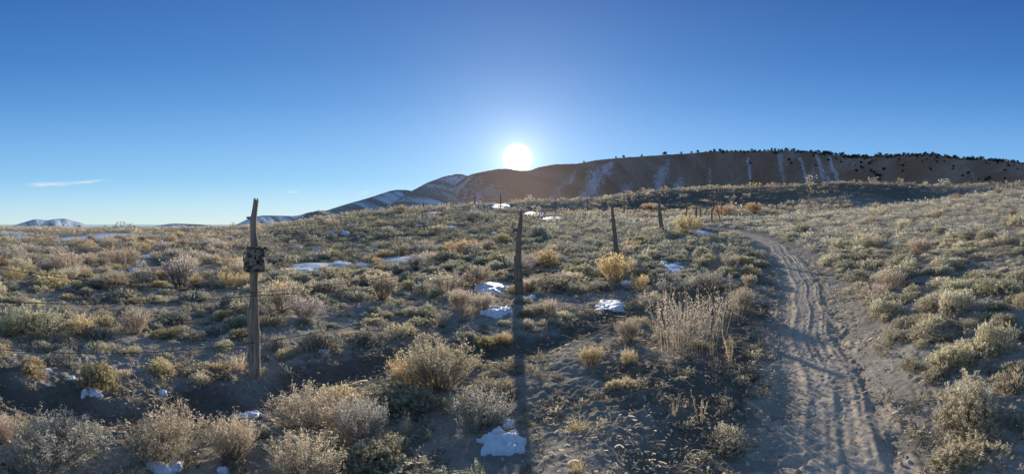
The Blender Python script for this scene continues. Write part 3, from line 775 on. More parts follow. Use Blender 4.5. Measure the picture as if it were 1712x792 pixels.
# the shrubs one can name, by where the photo shows them
SHRUBS = [
 (100,768,150,82,'grey','big grey dry shrub at the lower left edge with bare twigs below'),
 (272,772,118,84,'tan','tan upright shrub beside the corner snow heap at the lower left'),
 (388,766,98,82,'tan','rounded pale shrub right of the upright tan shrub, below the first post'),
 (4,738,46,58,'tan','small tan shrub cut off by the left edge of the photo'),
 (518,712,122,76,'tan','dense tan shrub just right of the melting snow beneath the first post'),
 (508,800,122,86,'pale','pale straw shrub at the bottom edge under the dense tan shrub'),
 (600,735,88,84,'grey','greyish shrub with bare stems standing over a small snow scrap'),
 (735,650,142,92,'tan','largest round tan shrub in the middle foreground'),
 (682,645,70,62,'gold','golden shrub against the left flank of the largest round shrub'),
 (800,712,108,72,'grey','grey twiggy shrub between the largest round shrub and the big snow lump'),
 (640,502,66,46,'tan','upright tan shrub alone on the slope left of the middle post'),
 (745,490,62,38,'tan','low tan shrub left of the middle post above the snow'),
 (800,478,60,34,'tan','tan shrub directly behind the snow beside the middle post'),
 (768,520,46,38,'pale','pale shrub in front of the snow left of the middle post'),
 (806,521,50,34,'pale','second pale shrub in front of the snow, nearer the middle post'),
 (1028,474,64,50,'yellow','bright yellow rabbitbrush below the third post'),
 (1070,486,30,28,'yellow','small yellow rabbitbrush tucked against the right of the bright one'),
 (988,607,52,36,'gold','golden rounded shrub on bare dirt in the middle of the foreground'),
 (1050,572,48,48,'tan','tan feathery shrub left of the tall dry grass'),
 (1052,612,26,38,'gold','slim golden shrub just below the tan feathery shrub'),
 (845,576,30,26,'yellow','little yellow shrub beside the dirt wash below the middle post'),
 (192,486,72,30,'tan','wide tan shrub on the flat far left of the first post'),
 (38,525,24,34,'pale','lone pale upright shrub near the left edge of the flat'),
 (558,490,48,26,'tan','tan shrub to the right of the first post, before the snow'),
 (468,497,30,28,'orange','small orange tan shrub close beside the first post'),
 (385,455,30,24,'orange','orange shrub just left of the camouflage bag'),
 (376,478,36,26,'gold','golden shrub below the orange one left of the camouflage bag'),
 (326,478,26,20,'yellow','small yellow shrub on the flat left of the golden one'),
 (268,470,34,18,'orange','low orange shrub on the flat beyond the wide tan shrub'),
 (770,424,62,26,'orange','broad orange shrub on the dark slope behind the middle shrubs'),
 (630,442,16,14,'orange','tiny orange shrub next to the snow on the dark slope'),
 (540,458,18,18,'tan','small tan shrub standing in the snow on the dark slope'),
 (915,448,52,30,'yellow','yellow green shrub right of the middle post'),
 (870,455,46,30,'grey','grey shrub hugging the right side of the middle post'),
 (945,478,40,26,'tan','tan shrub between the middle post and the yellow rabbitbrush'),
 (965,492,34,22,'tan','tan shrub just left of the snow under the yellow rabbitbrush'),
 (920,528,24,30,'pale','thin pale shrub right of the foot of the middle post'),
 (880,552,30,24,'pale','pale shrub at the rim of the wash below the middle post'),
 (1208,362,34,20,'orange','orange shrub beside the old corner posts at the track bend'),
 (1260,357,40,18,'orange','largest orange shrub at the foot of the shaded bank'),
 (1085,352,28,12,'orange','orange shrub in the pale row behind the fourth post'),
 (1055,416,24,16,'yellow','small yellow shrub right of the third post'),
 (668,356,22,14,'brown','brown shrub on the skyline of the low rise'),
 (240,420,34,14,'orange','orange shrub far out on the left plain'),
 (1132,498,74,38,'grey','grey brush behind the left of the tall dry grass'),
 (1188,488,64,38,'grey','grey brush behind the right of the tall dry grass'),
 (1240,520,42,40,'tan','straggly tan shrub where the tall grass meets the track'),
 (1086,522,52,36,'pale','pale shrub touching the left side of the tall dry grass'),
 (1455,376,8,18,'gold','single upright gold shrub on the open right slope'),
]
for cx, by, w, h, tn, lb in SHRUBS:
    px_put(put_shrub, cx, by, w, h, tint=tn, label=lb)

SAGES = [
 (1622,695,138,80,'silver','largest silvery sagebrush mound low on the right'),
 (1605,606,104,52,'silver','silvery sagebrush mound just above the largest one on the right'),
 (1665,590,80,62,'silver','tall silvery sagebrush behind the large right mounds'),
 (1690,648,70,40,'sage','sagebrush at the right edge beside the largest mound'),
 (1700,716,44,36,'sage','pale sagebrush cut off by the right edge near the bottom'),
 (1490,512,84,24,'silver','flat silvery sagebrush right of the tyre ruts'),
 (1560,512,72,26,'silver','second flat silvery sagebrush to the right of the ruts'),
 (1555,540,66,26,'sage','low sagebrush below the two flat silvery ones'),
 (1450,448,72,20,'sage','wide low sagebrush on the slope past the shadow of the post'),
 (1440,468,56,18,'sage','low sagebrush where the long post shadow ends'),
 (158,645,104,54,'green','greenish sagebrush mound behind the small left snow scraps'),
 (280,562,56,22,'green','flat green sagebrush on the dirt left of the first post'),
 (362,560,62,24,'grey','grey sagebrush spreading behind the thin snow strip'),
 (535,585,80,44,'grey','grey sagebrush with a snow lump under its right side'),
 (675,562,60,30,'tan','tan sagebrush in the pale row left of the wash'),
 (1040,650,56,28,'tan','flattened dry sagebrush on the dark dirt left of the tall grass'),
 (700,490,40,18,'grey','grey sagebrush left of the low tan shrub'),
]
for cx, by, w, h, tn, lb in SAGES:
    px_put(put_sage, cx, by, w, h, tint=tn, label=lb)

# the tall dry grass left of the track
for cx, by, w, h, lb in [(1112,545,50,66,'tall dry grass clump nearest the tan feathery shrub'),(1140,592,60,112,'tallest straw grass clump left of the track'),(1165,590,58,118,'middle clump of the tall straw grass beside the track'),(1190,560,54,86,'right hand clump of the tall straw grass beside the track'),
                     (1128,575,52,84,'leaning straw grass clump at the front left of the tall grass'),(1215,530,44,62,'straw grass clump at the edge of the shaded track bank')]:
    px_put(put_tuft, cx, by, w*1.5, h, tint='tan', label=lb, group='tall dry grass by the track', tall=True)
for cx, by, w, h, lb in [(1170,712,40,58,'dry seed stalks standing alone on the dark dirt below the tall grass'),(1128,704,24,48,'thin pair of seed stalks left of the lone seed stalks'),(1222,606,44,58,'bushy dry weed right of the tall grass'),(1190,602,18,44,'single thin dry weed below the tall grass')]:
    px_put(put_tuft, cx, by, w*1.3, h, tint='tan', label=lb, group='dry weeds by the track', weed=True)
for cx, by, w, h, tn, lb in [(968,722,38,34,'gold','gold grass tuft on bare dirt near the bottom centre'),(966,792,36,30,'gold','gold grass tuft at the bottom edge right of the snow lump'),(680,730,30,44,'pale','pale spiky tuft between the round shrub and the snow scrap'),(1055,520,24,22,'tan','tan tuft below the small yellow rabbitbrush'),
                     (740,548,50,34,'grey','sparse grey tuft beside the pale row above the wash'),(400,622,40,34,'tan','tan tuft leaning on the foot of the first post'),(1100,560,20,30,'tan','short tan tuft in front of the tall grass')]:
    px_put(put_tuft, cx, by, w*1.3, h, tint=tn, label=lb)

# ------------------------------------------------------------------ scattered plants
def scatter(n, az0, az1, r0, r1, rng, bias=1.0):
    az = rng.uniform(az0, az1, n); u = rng.uniform(0, 1, n)
    r = (r0**(2*bias)+(r1**(2*bias)-r0**(2*bias))*u)**(1/(2*bias))
    return r*np.sin(az), r*np.cos(az), r, az

def thin(x, y, rad, pre=None):
    """dart throwing with a hash grid; keeps the indices that do not crowd"""
    cell = .8; grid = {}
    for (a, b, q) in (pre or []):
        for i in range(int((a-q)//cell), int((a+q)//cell)+1):
            for j in range(int((b-q)//cell), int((b+q)//cell)+1): grid.setdefault((i, j), []).append((a, b, q))
    keep = []
    for n in range(len(x)):
        i, j = int(x[n]//cell), int(y[n]//cell); ok = True
        for di in (-1, 0, 1):
            for dj in (-1, 0, 1):
                for (a, b, q) in grid.get((i+di, j+dj), ()):
                    if (a-x[n])**2+(b-y[n])**2 < (.67*(q+rad[n]))**2: ok = False; break
                if not ok: break
            if not ok: break
        if ok: keep.append(n); grid.setdefault((i, j), []).append((x[n], y[n], rad[n]))
    return np.array(keep, int)

def pxof(az): return CX+F*az

SNOW = [
 (838,748,66,40,'biggest lumpy snow heap at the bottom centre',.17,0),(849,712,18,14,'small snow bit right behind the biggest snow heap',.08,0),(613,750,34,26,'ragged snow scrap below the greyish shrub',.07,.6),(548,732,20,22,'grey snow remnant between two foreground shrubs',.05,0),
 (420,697,42,11,'pitted snow patch with holes just below the first post',.06,1),(276,786,52,22,'snow heap at the bottom edge under the tan upright shrub',.1,0),(373,789,16,8,'small snow bit at the bottom edge below the rounded shrub',.05,0),
 (153,660,40,12,'flat snow piece in the dark wash at the lower left',.06,0),(119,638,18,11,'little snow piece at the end of the greenish mound',.05,0),(77,622,30,6,'thin snow strip at the left above the wash',.03,0),(272,658,11,7,'tiny snow lump alone on the dark wash dirt',.05,0),
 (541,590,15,12,'snow lump under the grey sagebrush',.09,0),(372,563,46,6,'thin snow strip left of the first post',.04,0),(830,524,42,13,'smooth snow dome in front of the middle post',.14,0),(822,482,46,16,'snow behind the pale shrubs left of the middle post',.12,0),
 (745,499,10,9,'small snow bit left of the pale shrubs',.1,0),(906,468,17,9,'snow lump right of the middle post',.12,0),(888,499,16,8,'snow bit right of the foot of the middle post',.1,0),(1020,512,40,30,'ragged snow patch beneath the bright yellow rabbitbrush',.06,0),
 (1128,448,28,16,'angular snow patch on the sage left of the track',.06,0),(1064,447,9,8,'tiny snow bit beside the bright yellow rabbitbrush',.08,0),(1049,474,18,8,'snow bit under the yellow rabbitbrush foliage',.06,0),(1166,388,40,9,'long snow strip beneath the old corner posts',.1,0),(1251,432,12,8,'small snow patch at the left edge of the track',.06,0),
 (523,448,58,12,'largest snow patch on the dark slope right of the first post',.1,0),(570,441,30,7,'snow patch just above the largest one on the dark slope',.1,0),(605,444,24,6,'narrow snow patch in the middle of the dark slope',.1,0),(668,434,46,7,'long snow patch on the dark slope by the tiny orange shrub',.1,0),
 (610,424,14,5,'upper small snow patch on the dark slope',.1,0),(490,531,9,4,'tiny snow bit right of the first post on the dirt',.04,0),
 (235,438,16,4,'small snow patch on the plain below the far orange shrub',.1,0),(110,480,18,4,'small snow patch on the left flat nearest the edge',.06,0),(184,456,18,4,'small snow patch on the left flat above the wide tan shrub',.08,0),(265,428,44,4,'long snow patch on the left plain',.1,0),
 (30,398,70,6,'snowfield at the far left edge of the plain',.15,0),(150,397,120,6,'widest snowfield across the left plain',.15,0),(20,390,50,5,'upper snowfield at the far left edge',.15,0),(190,392,60,4,'snowfield beyond the widest one on the left plain',.15,0),
 (798,356,24,5,'snow patch high on the slope under the sun',.12,0),(725,356,34,4,'snow patch on the slope left of the sun',.12,0),(893,358,40,5,'snow patch on the bench right of the middle post top',.12,0),(922,366,34,4,'flat snow sheet right of the middle post top',.12,0),(836,345,40,4,'snow strip near the crest under the sun',.12,0),(1110,440,10,4,'sliver of snow right of the fourth post foot',.08,0),
]
SNOW_FREE = []
for cx, cy, w, h, lb, th, ho in SNOW:
    x, y, z, r = spot(cx, cy); wm = w*r/F; dp = min(h*r/F/max((EYE-z)/r, .035), wm*1.6)
    SNOW_FREE.append((x, y, wm*.5, dp*.5, math.atan2(x, y)))
def off_snow(X, Y, k=1.2):
    ok = np.ones(len(X), bool)
    for x, y, a, b, az in SNOW_FREE:
        lx = (X-x)*math.cos(az)-(Y-y)*math.sin(az); ly = (X-x)*math.sin(az)+(Y-y)*math.cos(az)
        ok &= (lx/(a*k+.04))**2+(ly/(b*k+.04+.5*b))**2 > 1
    return ok

gen = np.random.default_rng(5)
X, Y, R_, A_ = [np.concatenate(v) for v in zip(scatter(1300, -1.3, 1.3, 2.6, 8, gen), scatter(5200, -1.3, 1.3, 8, 22, gen), scatter(16000, -1.3, 1.3, 22, 60, gen), scatter(15000, -1.3, 1.3, 60, 130, gen))]
rd, _, sdv = poly_dist(X, Y, ROAD_C); wd, _, _ = poly_dist(X, Y, WASH)
PXv = pxof(A_); clus = perlin(X/3.1, Y/3.1, 201)+.6*perlin(X/1.2, Y/1.2, 202)
right = (rd*sdv > 0) & (PXv > 1000)
W_ = np.where(R_ < 9, gen.uniform(.16, .42, len(X)), gen.uniform(.25, .62, len(X)))
W_ = np.where(right & (R_ < 10), gen.uniform(.2, .5, len(X)), W_)*np.exp(gen.normal(0, .32, len(X)))
dens = np.where(right, 1.05+.5*clus, .78+.45*clus)
dens = np.where((~right) & (R_ < 9), .42+.5*clus, dens)
mid_bare = (PXv > 900) & (PXv < 1300) & (R_ < 9.5) & (~right)
dens = np.where(mid_bare, .03, dens)
dens = np.where((PXv < 420) & (R_ > 13), .30+.4*clus, dens)
dens = np.where((PXv > 880) & (R_ > 55) & (R_ < 75) & (PXv < 1350), .65, dens)
dens = np.where((rd < .95+.3*clus) & (R_ < 44), 0, dens); dens = np.where(wd < .38, 0, dens)
ok = (gen.uniform(0, 1, len(X)) < dens) & off_snow(X, Y)
X, Y, R_, A_, W_, PXv, right, clus = [v[ok] for v in (X, Y, R_, A_, W_, PXv, right, clus)]
kp = thin(X, Y, W_*.5, placed)
X, Y, R_, A_, W_, PXv, right, clus = [v[kp] for v in (X, Y, R_, A_, W_, PXv, right, clus)]
Zg = gz(X, Y)
# what kind each one is
uu = gen.uniform(0, 1, len(X))
on_plain = (PXv < 430) & (R_ > 11)
base_row = (PXv > 880) & (PXv < 1420) & (R_ > 48) & (R_ < 72) & ~((PXv > 1380) & (R_ < 52))
bank_top = (PXv > 860) & (R_ > 76) & (R_ < 106)
crest = (PXv > 420) & (PXv < 960) & (R_ > 62)
is_dry = np.where(on_plain, uu < .62, np.where(base_row, uu < .5, np.where(bank_top, uu < .40, np.where(crest, uu < .45, np.where(right, uu < .015, uu < .07)))))
sizes = W_/R_
S_idx = np.where(~is_dry)[0]; D_idx = np.where(is_dry)[0]
S_idx = S_idx[np.argsort(-sizes[S_idx])]; D_idx = D_idx[np.argsort(-sizes[D_idx])]
inview = lambda i: (abs(PXv[i]-CX) < CX+20) and (CY-(Zg[i]-EYE)/R_[i]*F) < 800
S_vis = [i for i in S_idx if inview(i)]; D_vis = [i for i in D_idx if inview(i)]
NS = 283; ND = 255
S_thing, D_thing = set(S_vis[:NS]), set(D_vis[:ND])
def zone(i):
    if right[i]: return 'R'
    if PXv[i] < 470: return 'L'
    if PXv[i] < 900: return 'C'
    return 'M'
SL = {'R': ('small silvery sagebrush cushion scattered on the sunlit slope right of the track', 'sagebrush cushions on the right slope'),
      'L': ('small grey green sagebrush cushion on the flat left of the first post', 'sagebrush cushions on the left flat'),
      'C': ('small dull grey sagebrush cushion on the ground between the first and middle post', 'sagebrush cushions on the middle slope'),
      'M': ('small grey sagebrush cushion between the middle post and the track', 'sagebrush cushions beside the track')}
DL = {'R': ('small dry straw shrub among the sagebrush right of the track', 'dry shrubs on the right slope'),
      'L': ('small dry tan shrub on the open plain left of the first post', 'dry shrubs on the left plain'),
      'C': ('small dry shrub on the slope between the first and middle post', 'dry shrubs on the middle slope'),
      'M': ('small dry shrub between the middle post and the bank behind the track', 'dry shrubs towards the bank')}
TW = lambda i: ('silver' if random.random() < .5 else 'sage') if right[i] else random.choice(['sage', 'green', 'grey', 'sage'])
for i in S_vis[:NS]:
    l, g = SL[zone(i)]
    put_sage(X[i], Y[i], W_[i]*1.4, W_[i]*random.uniform(.30, .5), TW(i), l, g, near=R_[i] < 7.5)
for i in D_vis[:ND]:
    l, g = DL[zone(i)]
    w = W_[i]*random.uniform(1.0, 1.5)
    put_shrub(X[i], Y[i], w, w*random.uniform(.5, .8), random.choice(['tan', 'tan', 'pale', 'gold', 'pale', 'grey', 'tan', 'tan', 'gold', 'pale', 'grey'] if not right[i] else ['tan', 'pale']), l, g, near=False)

def stuff_mesh(name, idx, protos_by_r, colfn, szfn, mat, label):
    Vs, Qs, Cs = [], [], []; off = 0
    idx = np.array(idx, int)
    for lo, hi, protos in protos_by_r:
        sel = idx[(R_[idx] >= lo) & (R_[idx] < hi)]
        which = gen.integers(0, len(protos), len(sel))
        for p, (V, Q, C) in enumerate(protos):
            s = sel[which == p]
            if not len(s): continue
            w, h = szfn(s); a = gen.uniform(0, 2*pi, len(s)); ca, sa = np.cos(a), np.sin(a)
            an = gen.uniform(.72, 1.4, len(s)); w2 = w/an; w = w*an
            vx = (V[None, :, 0]*ca[:, None]-V[None, :, 1]*sa[:, None])*w[:, None]+X[s][:, None]
            vy = (V[None, :, 0]*sa[:, None]+V[None, :, 1]*ca[:, None])*w2[:, None]+Y[s][:, None]
            vz = V[None, :, 2]*h[:, None]+Zg[s][:, None]-.02
            c = C[None, :, :]*colfn(s)[:, None, :]
            q = Q[None, :, :]+(np.arange(len(s))*len(V))[:, None, None]+off
            Vs.append(np.stack([vx, vy, vz], -1).reshape(-1, 3)); Qs.append(q.reshape(-1, 4)); Cs.append(c.reshape(-1, 3)); off += len(s)*len(V)
    me = mesh_np(name, np.concatenate(Vs), np.concatenate(Qs), np.concatenate(Cs))
    o = link(name, me, mat); tag(o, label, None, None, 'stuff'); print(name, len(me.polygons)); return o
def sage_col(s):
    c = np.ones((len(s), 3)); c[right[s]] *= np.array([1.0, 1.0, 1.06]); c[~right[s]] *= np.array([.74, .77, .79]); kn = (~right[s]) & (PXv[s] > 430) & (PXv[s] < 900) & (R_[s] > 14) & (R_[s] < 62); c[kn] *= .74  # last factor paints the shade of the rise into its cushions
    bank = (PXv[s] > 880) & (R_[s] > 66); c[bank] *= .68  # bank shade painted into the brush colour
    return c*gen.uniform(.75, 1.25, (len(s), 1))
def dry_col(s):
    pal = np.array([TINT[k] for k in ('tan', 'tan', 'pale', 'gold', 'pale', 'grey', 'tan', 'brown', 'grey', 'tan', 'pale', 'orange')])
    return pal[gen.integers(0, len(pal), len(s))]*gen.uniform(.8, 1.2, (len(s), 1))
rest_s = [i for i in S_idx if i not in S_thing]; rest_d = [i for i in D_idx if i not in D_thing]
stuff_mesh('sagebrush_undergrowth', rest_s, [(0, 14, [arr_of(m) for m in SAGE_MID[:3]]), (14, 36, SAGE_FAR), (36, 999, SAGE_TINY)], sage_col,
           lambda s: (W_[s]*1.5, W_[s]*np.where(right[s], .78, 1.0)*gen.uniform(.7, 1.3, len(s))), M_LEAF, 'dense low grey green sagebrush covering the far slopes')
def dsz(s):
    w = W_[s]*gen.uniform(1.1, 1.9, len(s)); return w, w*gen.uniform(.45, .8, len(s))*np.where(bank_top[s], 1.2, 1)
stuff_mesh('dry_undergrowth', rest_d, [(0, 16, SH_FAR), (16, 48, SH_FAR), (48, 999, SH_TINY)], dry_col, dsz, M_DRY, 'mass of dry tan brush on the far plain and the bank')
# the far plain out to its edge
Xf, Yf, Rf, Af = scatter(9000, -1.3, -.25, 125, 320, gen)
_k = off_snow(Xf, Yf); X, Y, R_, A_ = Xf[_k], Yf[_k], Rf[_k], Af[_k]; Zg = gz(X, Y); PXv = pxof(A_); right = np.zeros(len(X), bool); W_ = gen.uniform(.5, 1.1, len(X)); bank_top = right
stuff_mesh('plain_grass', np.arange(len(X)), [(0, 999, SH_TINY)], dry_col, lambda s: (W_[s]*1.6, W_[s]*gen.uniform(.5, .9, len(s))), M_DRY, 'dry grass and brush of the distant plain')

# small sprigs and seedlings between the cushions
n_ = 10000
X, Y, R_, A_ = scatter(n_, -1.28, 1.25, 2.5, 13, gen, bias=.7)
d_, _, _ = poly_dist(X, Y, ROAD_C); w_, _, _ = poly_dist(X, Y, WASH); cl_ = perlin(X/1.3, Y/1.3, 221)+.6*perlin(X/.5, Y/.5, 222)
ok = off_snow(X, Y) & (d_ > .5) & (w_ > .25) & (gen.uniform(-.35, .8, n_) < cl_)
X, Y, R_, A_ = X[ok], Y[ok], R_[ok], A_[ok]; Zg = gz(X, Y); PXv = pxof(A_); right = PXv > 1300; W_ = gen.uniform(.06, .22, len(X)); bank_top = right
SPRIG = lod(lambda i, g: sage_mesh('tmp', g, 30, 6, .11, height=.5, lumps=3, stems=False, col=(.50, .44, .32)), 5, 160)
stuff_mesh('seedling_undergrowth', np.arange(len(X)), [(0, 999, SPRIG)], lambda s: np.ones((len(s), 3))*gen.uniform(.6, 1.2, (len(s), 1)), lambda s: (W_[s], W_[s]*gen.uniform(.5, 1.1, len(s))), M_LEAF, 'tiny dry sprigs between the sagebrush on the near ground')

# ------------------------------------------------------------------ litter and clods on the near ground
def make_litter():
    g = r_(400)
    n = 110000
    az = g.uniform(-1.25, 1.2, n); r = (2.4**1.1+(16**1.1-2.4**1.1)*g.uniform(0, 1, n))**(1/1.1)
    x, y = r*np.sin(az), r*np.cos(az)
    c = perlin(x/1.1, y/1.1, 401)+.5*perlin(x/.4, y/.4, 402)
    d, _, _ = poly_dist(x, y, ROAD_C)
    k = (g.uniform(-.35, 1.0, n) < c) & (d > .45); x, y = x[k], y[k]; n = len(x)
    L = .02+.07*g.random(n)**1.5+np.where(g.random(n) < .03, g.uniform(.05, .2, n), 0); a = g.uniform(0, 2*pi, n); cv = g.normal(0, .9, n); kk = 6; t = np.linspace(-.5, .5, kk)[None, :]
    ang = a[:, None]+cv[:, None]*t
    dx = np.cumsum(np.cos(ang), 1)/kk*L[:, None]; dy = np.cumsum(np.sin(ang), 1)/kk*L[:, None]
    px, py = x[:, None]+dx, y[:, None]+dy
    z0 = gz(px.ravel(), py.ravel()).reshape(px.shape)
    pz = z0+.012+g.uniform(0, .03, (n, 1))+g.uniform(0, .35, (n, 1))*L[:, None]*(1-4*t**2)*g.random((n, 1))**2
    V, Q = ribbons(np.stack([px, py, pz], -1), np.full((n, kk), .0028)*g.uniform(.6, 1.6, (n, 1)), g)
    C = np.array([.60, .52, .40])[None, :]*np.repeat(g.uniform(.35, 1.25, n), kk*2)[:, None]
    o = link('twig_litter', mesh_np('twig_litter', V, Q, C), M_DRY); tag(o, 'bleached twigs and straw lying on the dirt', None, None, 'stuff')
    # dirt clods
    n = 34000
    az = g.uniform(-1.25, 1.25, n); r = (2.3**1.3+(14**1.3-2.3**1.3)*g.uniform(0, 1, n))**(1/1.3)
    x, y = r*np.sin(az), r*np.cos(az); c = perlin(x/1.4, y/1.4, 411)+.4*perlin(x/.5, y/.5, 412)
    k = g.uniform(-.8, .9, n) < c; x, y = x[k], y[k]; n = len(x)
    ph = (1+5**.5)/2
    ico = np.array([(-1,ph,0),(1,ph,0),(-1,-ph,0),(1,-ph,0),(0,-1,ph),(0,1,ph),(0,-1,-ph),(0,1,-ph),(ph,0,-1),(ph,0,1),(-ph,0,-1),(-ph,0,1)])/1.9
    tri = np.array([(0,11,5),(0,5,1),(0,1,7),(0,7,10),(0,10,11),(1,5,9),(5,11,4),(11,10,2),(10,7,6),(7,1,8),(3,9,4),(3,4,2),(3,2,6),(3,6,8),(3,8,9),(4,9,5),(2,4,11),(6,2,10),(8,6,7),(9,8,1)])
    s = .005+.018*g.random(n)**3
    V = ico[None]*s[:, None, None]*g.uniform(.6, 1.35, (n, 12, 1))*g.uniform(.7, 1.3, (n, 1, 3)); V[..., 2] *= .7
    z = gz(x, y)
    V = V+np.stack([x, y, z+s*.4], -1)[:, None, :]
    T = tri[None]+(np.arange(n)*12)[:, None, None]
    o = link('dirt_clods', mesh_np('dirt_clods', V, None, tris=T), M_ROAD); o['kind'] = 'stuff'; o['label'] = 'crumbled dry dirt clods over the near ground'
make_litter()

# ------------------------------------------------------------------ snow
def az_c(px): return 700 < px < 960
def snow_patch(cx, cy, wpx, hpx, label, group=None, thick=None, holes=0.0):
    """a melting remnant: lumpy heightfield whose thin rim sinks into the soil, so its outline is ragged"""
    x, y, z, r = spot(cx, cy)
    s = r/F; w = wpx*s*(.8 if r > 55 and az_c(cx) else 1.3 if r > 11 else 1.22)
    gr = max((EYE-z)/r, .035)
    dep = min(hpx*s/gr, w*1.6)*(1.35 if r > 11 else 1.05)
    th = .8*min(thick if thick else .06, .30*min(w, dep)+.015)
    sd = int(cx*3+cy) % 193
    n = 64; u = np.linspace(-1, 1, n); U, Vv = np.meshgrid(u, u, indexing='ij')
    lx, ly = U*w*.62, Vv*dep*.62
    az = math.atan2(x, y); px = x+lx*math.cos(az)+ly*math.sin(az); py = y-lx*math.sin(az)+ly*math.cos(az)
    sc = max(w, dep)*.34
    q = np.maximum(np.abs(U), np.abs(Vv))
    f = 1.0-(U**2+Vv**2)*1.5 + .75*fbm(px/sc+sd, py/sc, 3, sd) + .16*perlin(px/(sc*.25)+sd, py/(sc*.25), sd+3)
    f = f*sstep(1.02, .8, q) - .3*sstep(.8, 1.0, q)
    if holes: f = f - 1.1*holes*sstep(.10, .40, perlin(px/.075+sd, py/.075, sd+9))
    g_ = f-.12
    hh = np.where(g_ > 0, th*np.sqrt(np.clip(g_, 0, None)+.0)*(.8+.22*perlin(px/(sc*.55), py/(sc*.55)+sd, sd+7)), np.maximum(g_*th*3.0, -.05))
    zz = gz(px.ravel(), py.ravel()).reshape(px.shape)+hh+.008
    V = np.stack([px, py, zz], -1).reshape(-1, 3)-np.array([x, y, z]); Q = grid_quads(n, n)
    live = (f.ravel() > -.12)[Q].any(1)
    Q = Q[live]; used = np.unique(Q); mp = np.zeros(n*n, int); mp[used] = np.arange(len(used))
    me = mesh_np('snow_patch', V[used], mp[Q][:, ::-1], smooth=True)
    o = link('snow_patch', me, M_SNOW); o.location = (x, y, z); tag(o, label, 'snow patch', group)
for cx, cy, w, h, lb, th, ho in SNOW:
    snow_patch(cx, cy, w, h, lb, None, th, ho)

sr = random.Random(31)
for k in range(26):
    px_, py_ = sr.uniform(440, 850), sr.uniform(362, 432)
    if py_ < 350+abs(px_-700)*.12: continue
    snow_patch(px_, py_, sr.uniform(7, 16), sr.uniform(2.5, 4.5), 'tiny snow speck among the dark cushions of the rise under the ridge', 'snow specks on the dark slope', .12)
for k in range(9):
    snow_patch(sr.uniform(30, 400), sr.uniform(408, 470), sr.uniform(9, 20), sr.uniform(2.5, 4), 'tiny snow speck between the tan brush of the left plain', 'snow specks on the left plain', .12)

# ------------------------------------------------------------------ fence posts
def post_mesh(name, prof, m=18, seed=0, rough=.10, top_jag=.04, flat=.0):
    """prof: list of (z, cx, cy, radius); a crooked grooved trunk with a broken top"""
    g = r_(seed)
    zs = [p[0] for p in prof]; n = max(24, int((zs[-1]-zs[0])/.03)); z = np.linspace(zs[0], zs[-1], n)
    cx = np.interp(z, zs, [p[1] for p in prof]); cy = np.interp(z, zs, [p[2] for p in prof]); rr = np.interp(z, zs, [p[3] for p in prof])
    ks = np.array([.25, .5, .25])
    for arr in (cx, cy, rr): arr[1:-1] = np.convolve(arr, ks, 'valid')
    a = np.linspace(0, 2*pi, m, endpoint=False)[None, :]
    ca, sa = np.cos(a), np.sin(a)
    groove = 1+rough*fbm(ca*2.4+seed, sa*2.4+z[:, None]*1.1, 3, seed)+rough*.6*perlin(ca*6+seed, sa*6+z[:, None]*.7, seed+4)+.03*perlin(ca*2, z[:, None]*9+sa, seed+7)
    x = cx[:, None]+ca*rr[:, None]*groove; y = cy[:, None]+sa*rr[:, None]*groove*(1-flat); zz = np.repeat(z[:, None], m, 1)
    zz[-1] += g.uniform(-top_jag, top_jag*.6, m); zz[-2] += (zz[-1]-z[-1])*.3
    V = np.stack([x, y, zz], -1).reshape(-1, 3)
    V = np.vstack([V, [[cx[-1], cy[-1], zz[-1].mean()-.015]]])
    k = (n-1)*m; tri = [(k+i, k+(i+1) % m, len(V)-1) for i in range(m)]
    return mesh_np(name, V, grid_quads(n, m, True), tris=tri, smooth=True)

def post_thing(x, y, prof, label, mat=None, seed=0, group=None, rot=(0, 0, 0), **kw):
    o = link('fence_post', post_mesh('fence_post', prof, seed=seed, **kw), mat or M_WOOD)
    o.location = (x, y, gz1(x, y)); o.rotation_euler = rot; tag(o, label, 'fence post', group); return o

p1x, p1y, p1z, p1r = spot(425, 631)
s = p1r/F
def zpx(y, r, z): return EYE-(y-CY)*r/F-z
def prof_px(rows, px0, r, z, bury=.12):
    """rows: (y px, centre px, width px) from the foot up"""
    out = [(-bury, (rows[0][1]-px0)*r/F, 0, rows[0][2]*r/F/2)]
    for yy, c, w in rows: out.append((zpx(yy, r, z), (c-px0)*r/F, 0, w*r/F/2))
    return out
def face_cam(x, y): return (0, 0, -math.atan2(x, y))
POST1 = post_thing(p1x, p1y, prof_px([(631,425.5,21),(600,425,20.5),(560,424.5,20),(540,423,21),(525,422.5,20),(508,424,16),(490,425,14),(470,424.5,14),(455,424.5,15),(430,425.5,14),(412,426,13.5),(400,425,12.8),(391,423.6,11.5),(372,423.3,11),(362,424,11),(352,425.6,9.5),(342,427,9),(332,428,8.6)], 425, p1r, p1z),
    'crooked weathered post with a camouflage bag hung on it', seed=11, rot=face_cam(p1x, p1y), top_jag=.025)
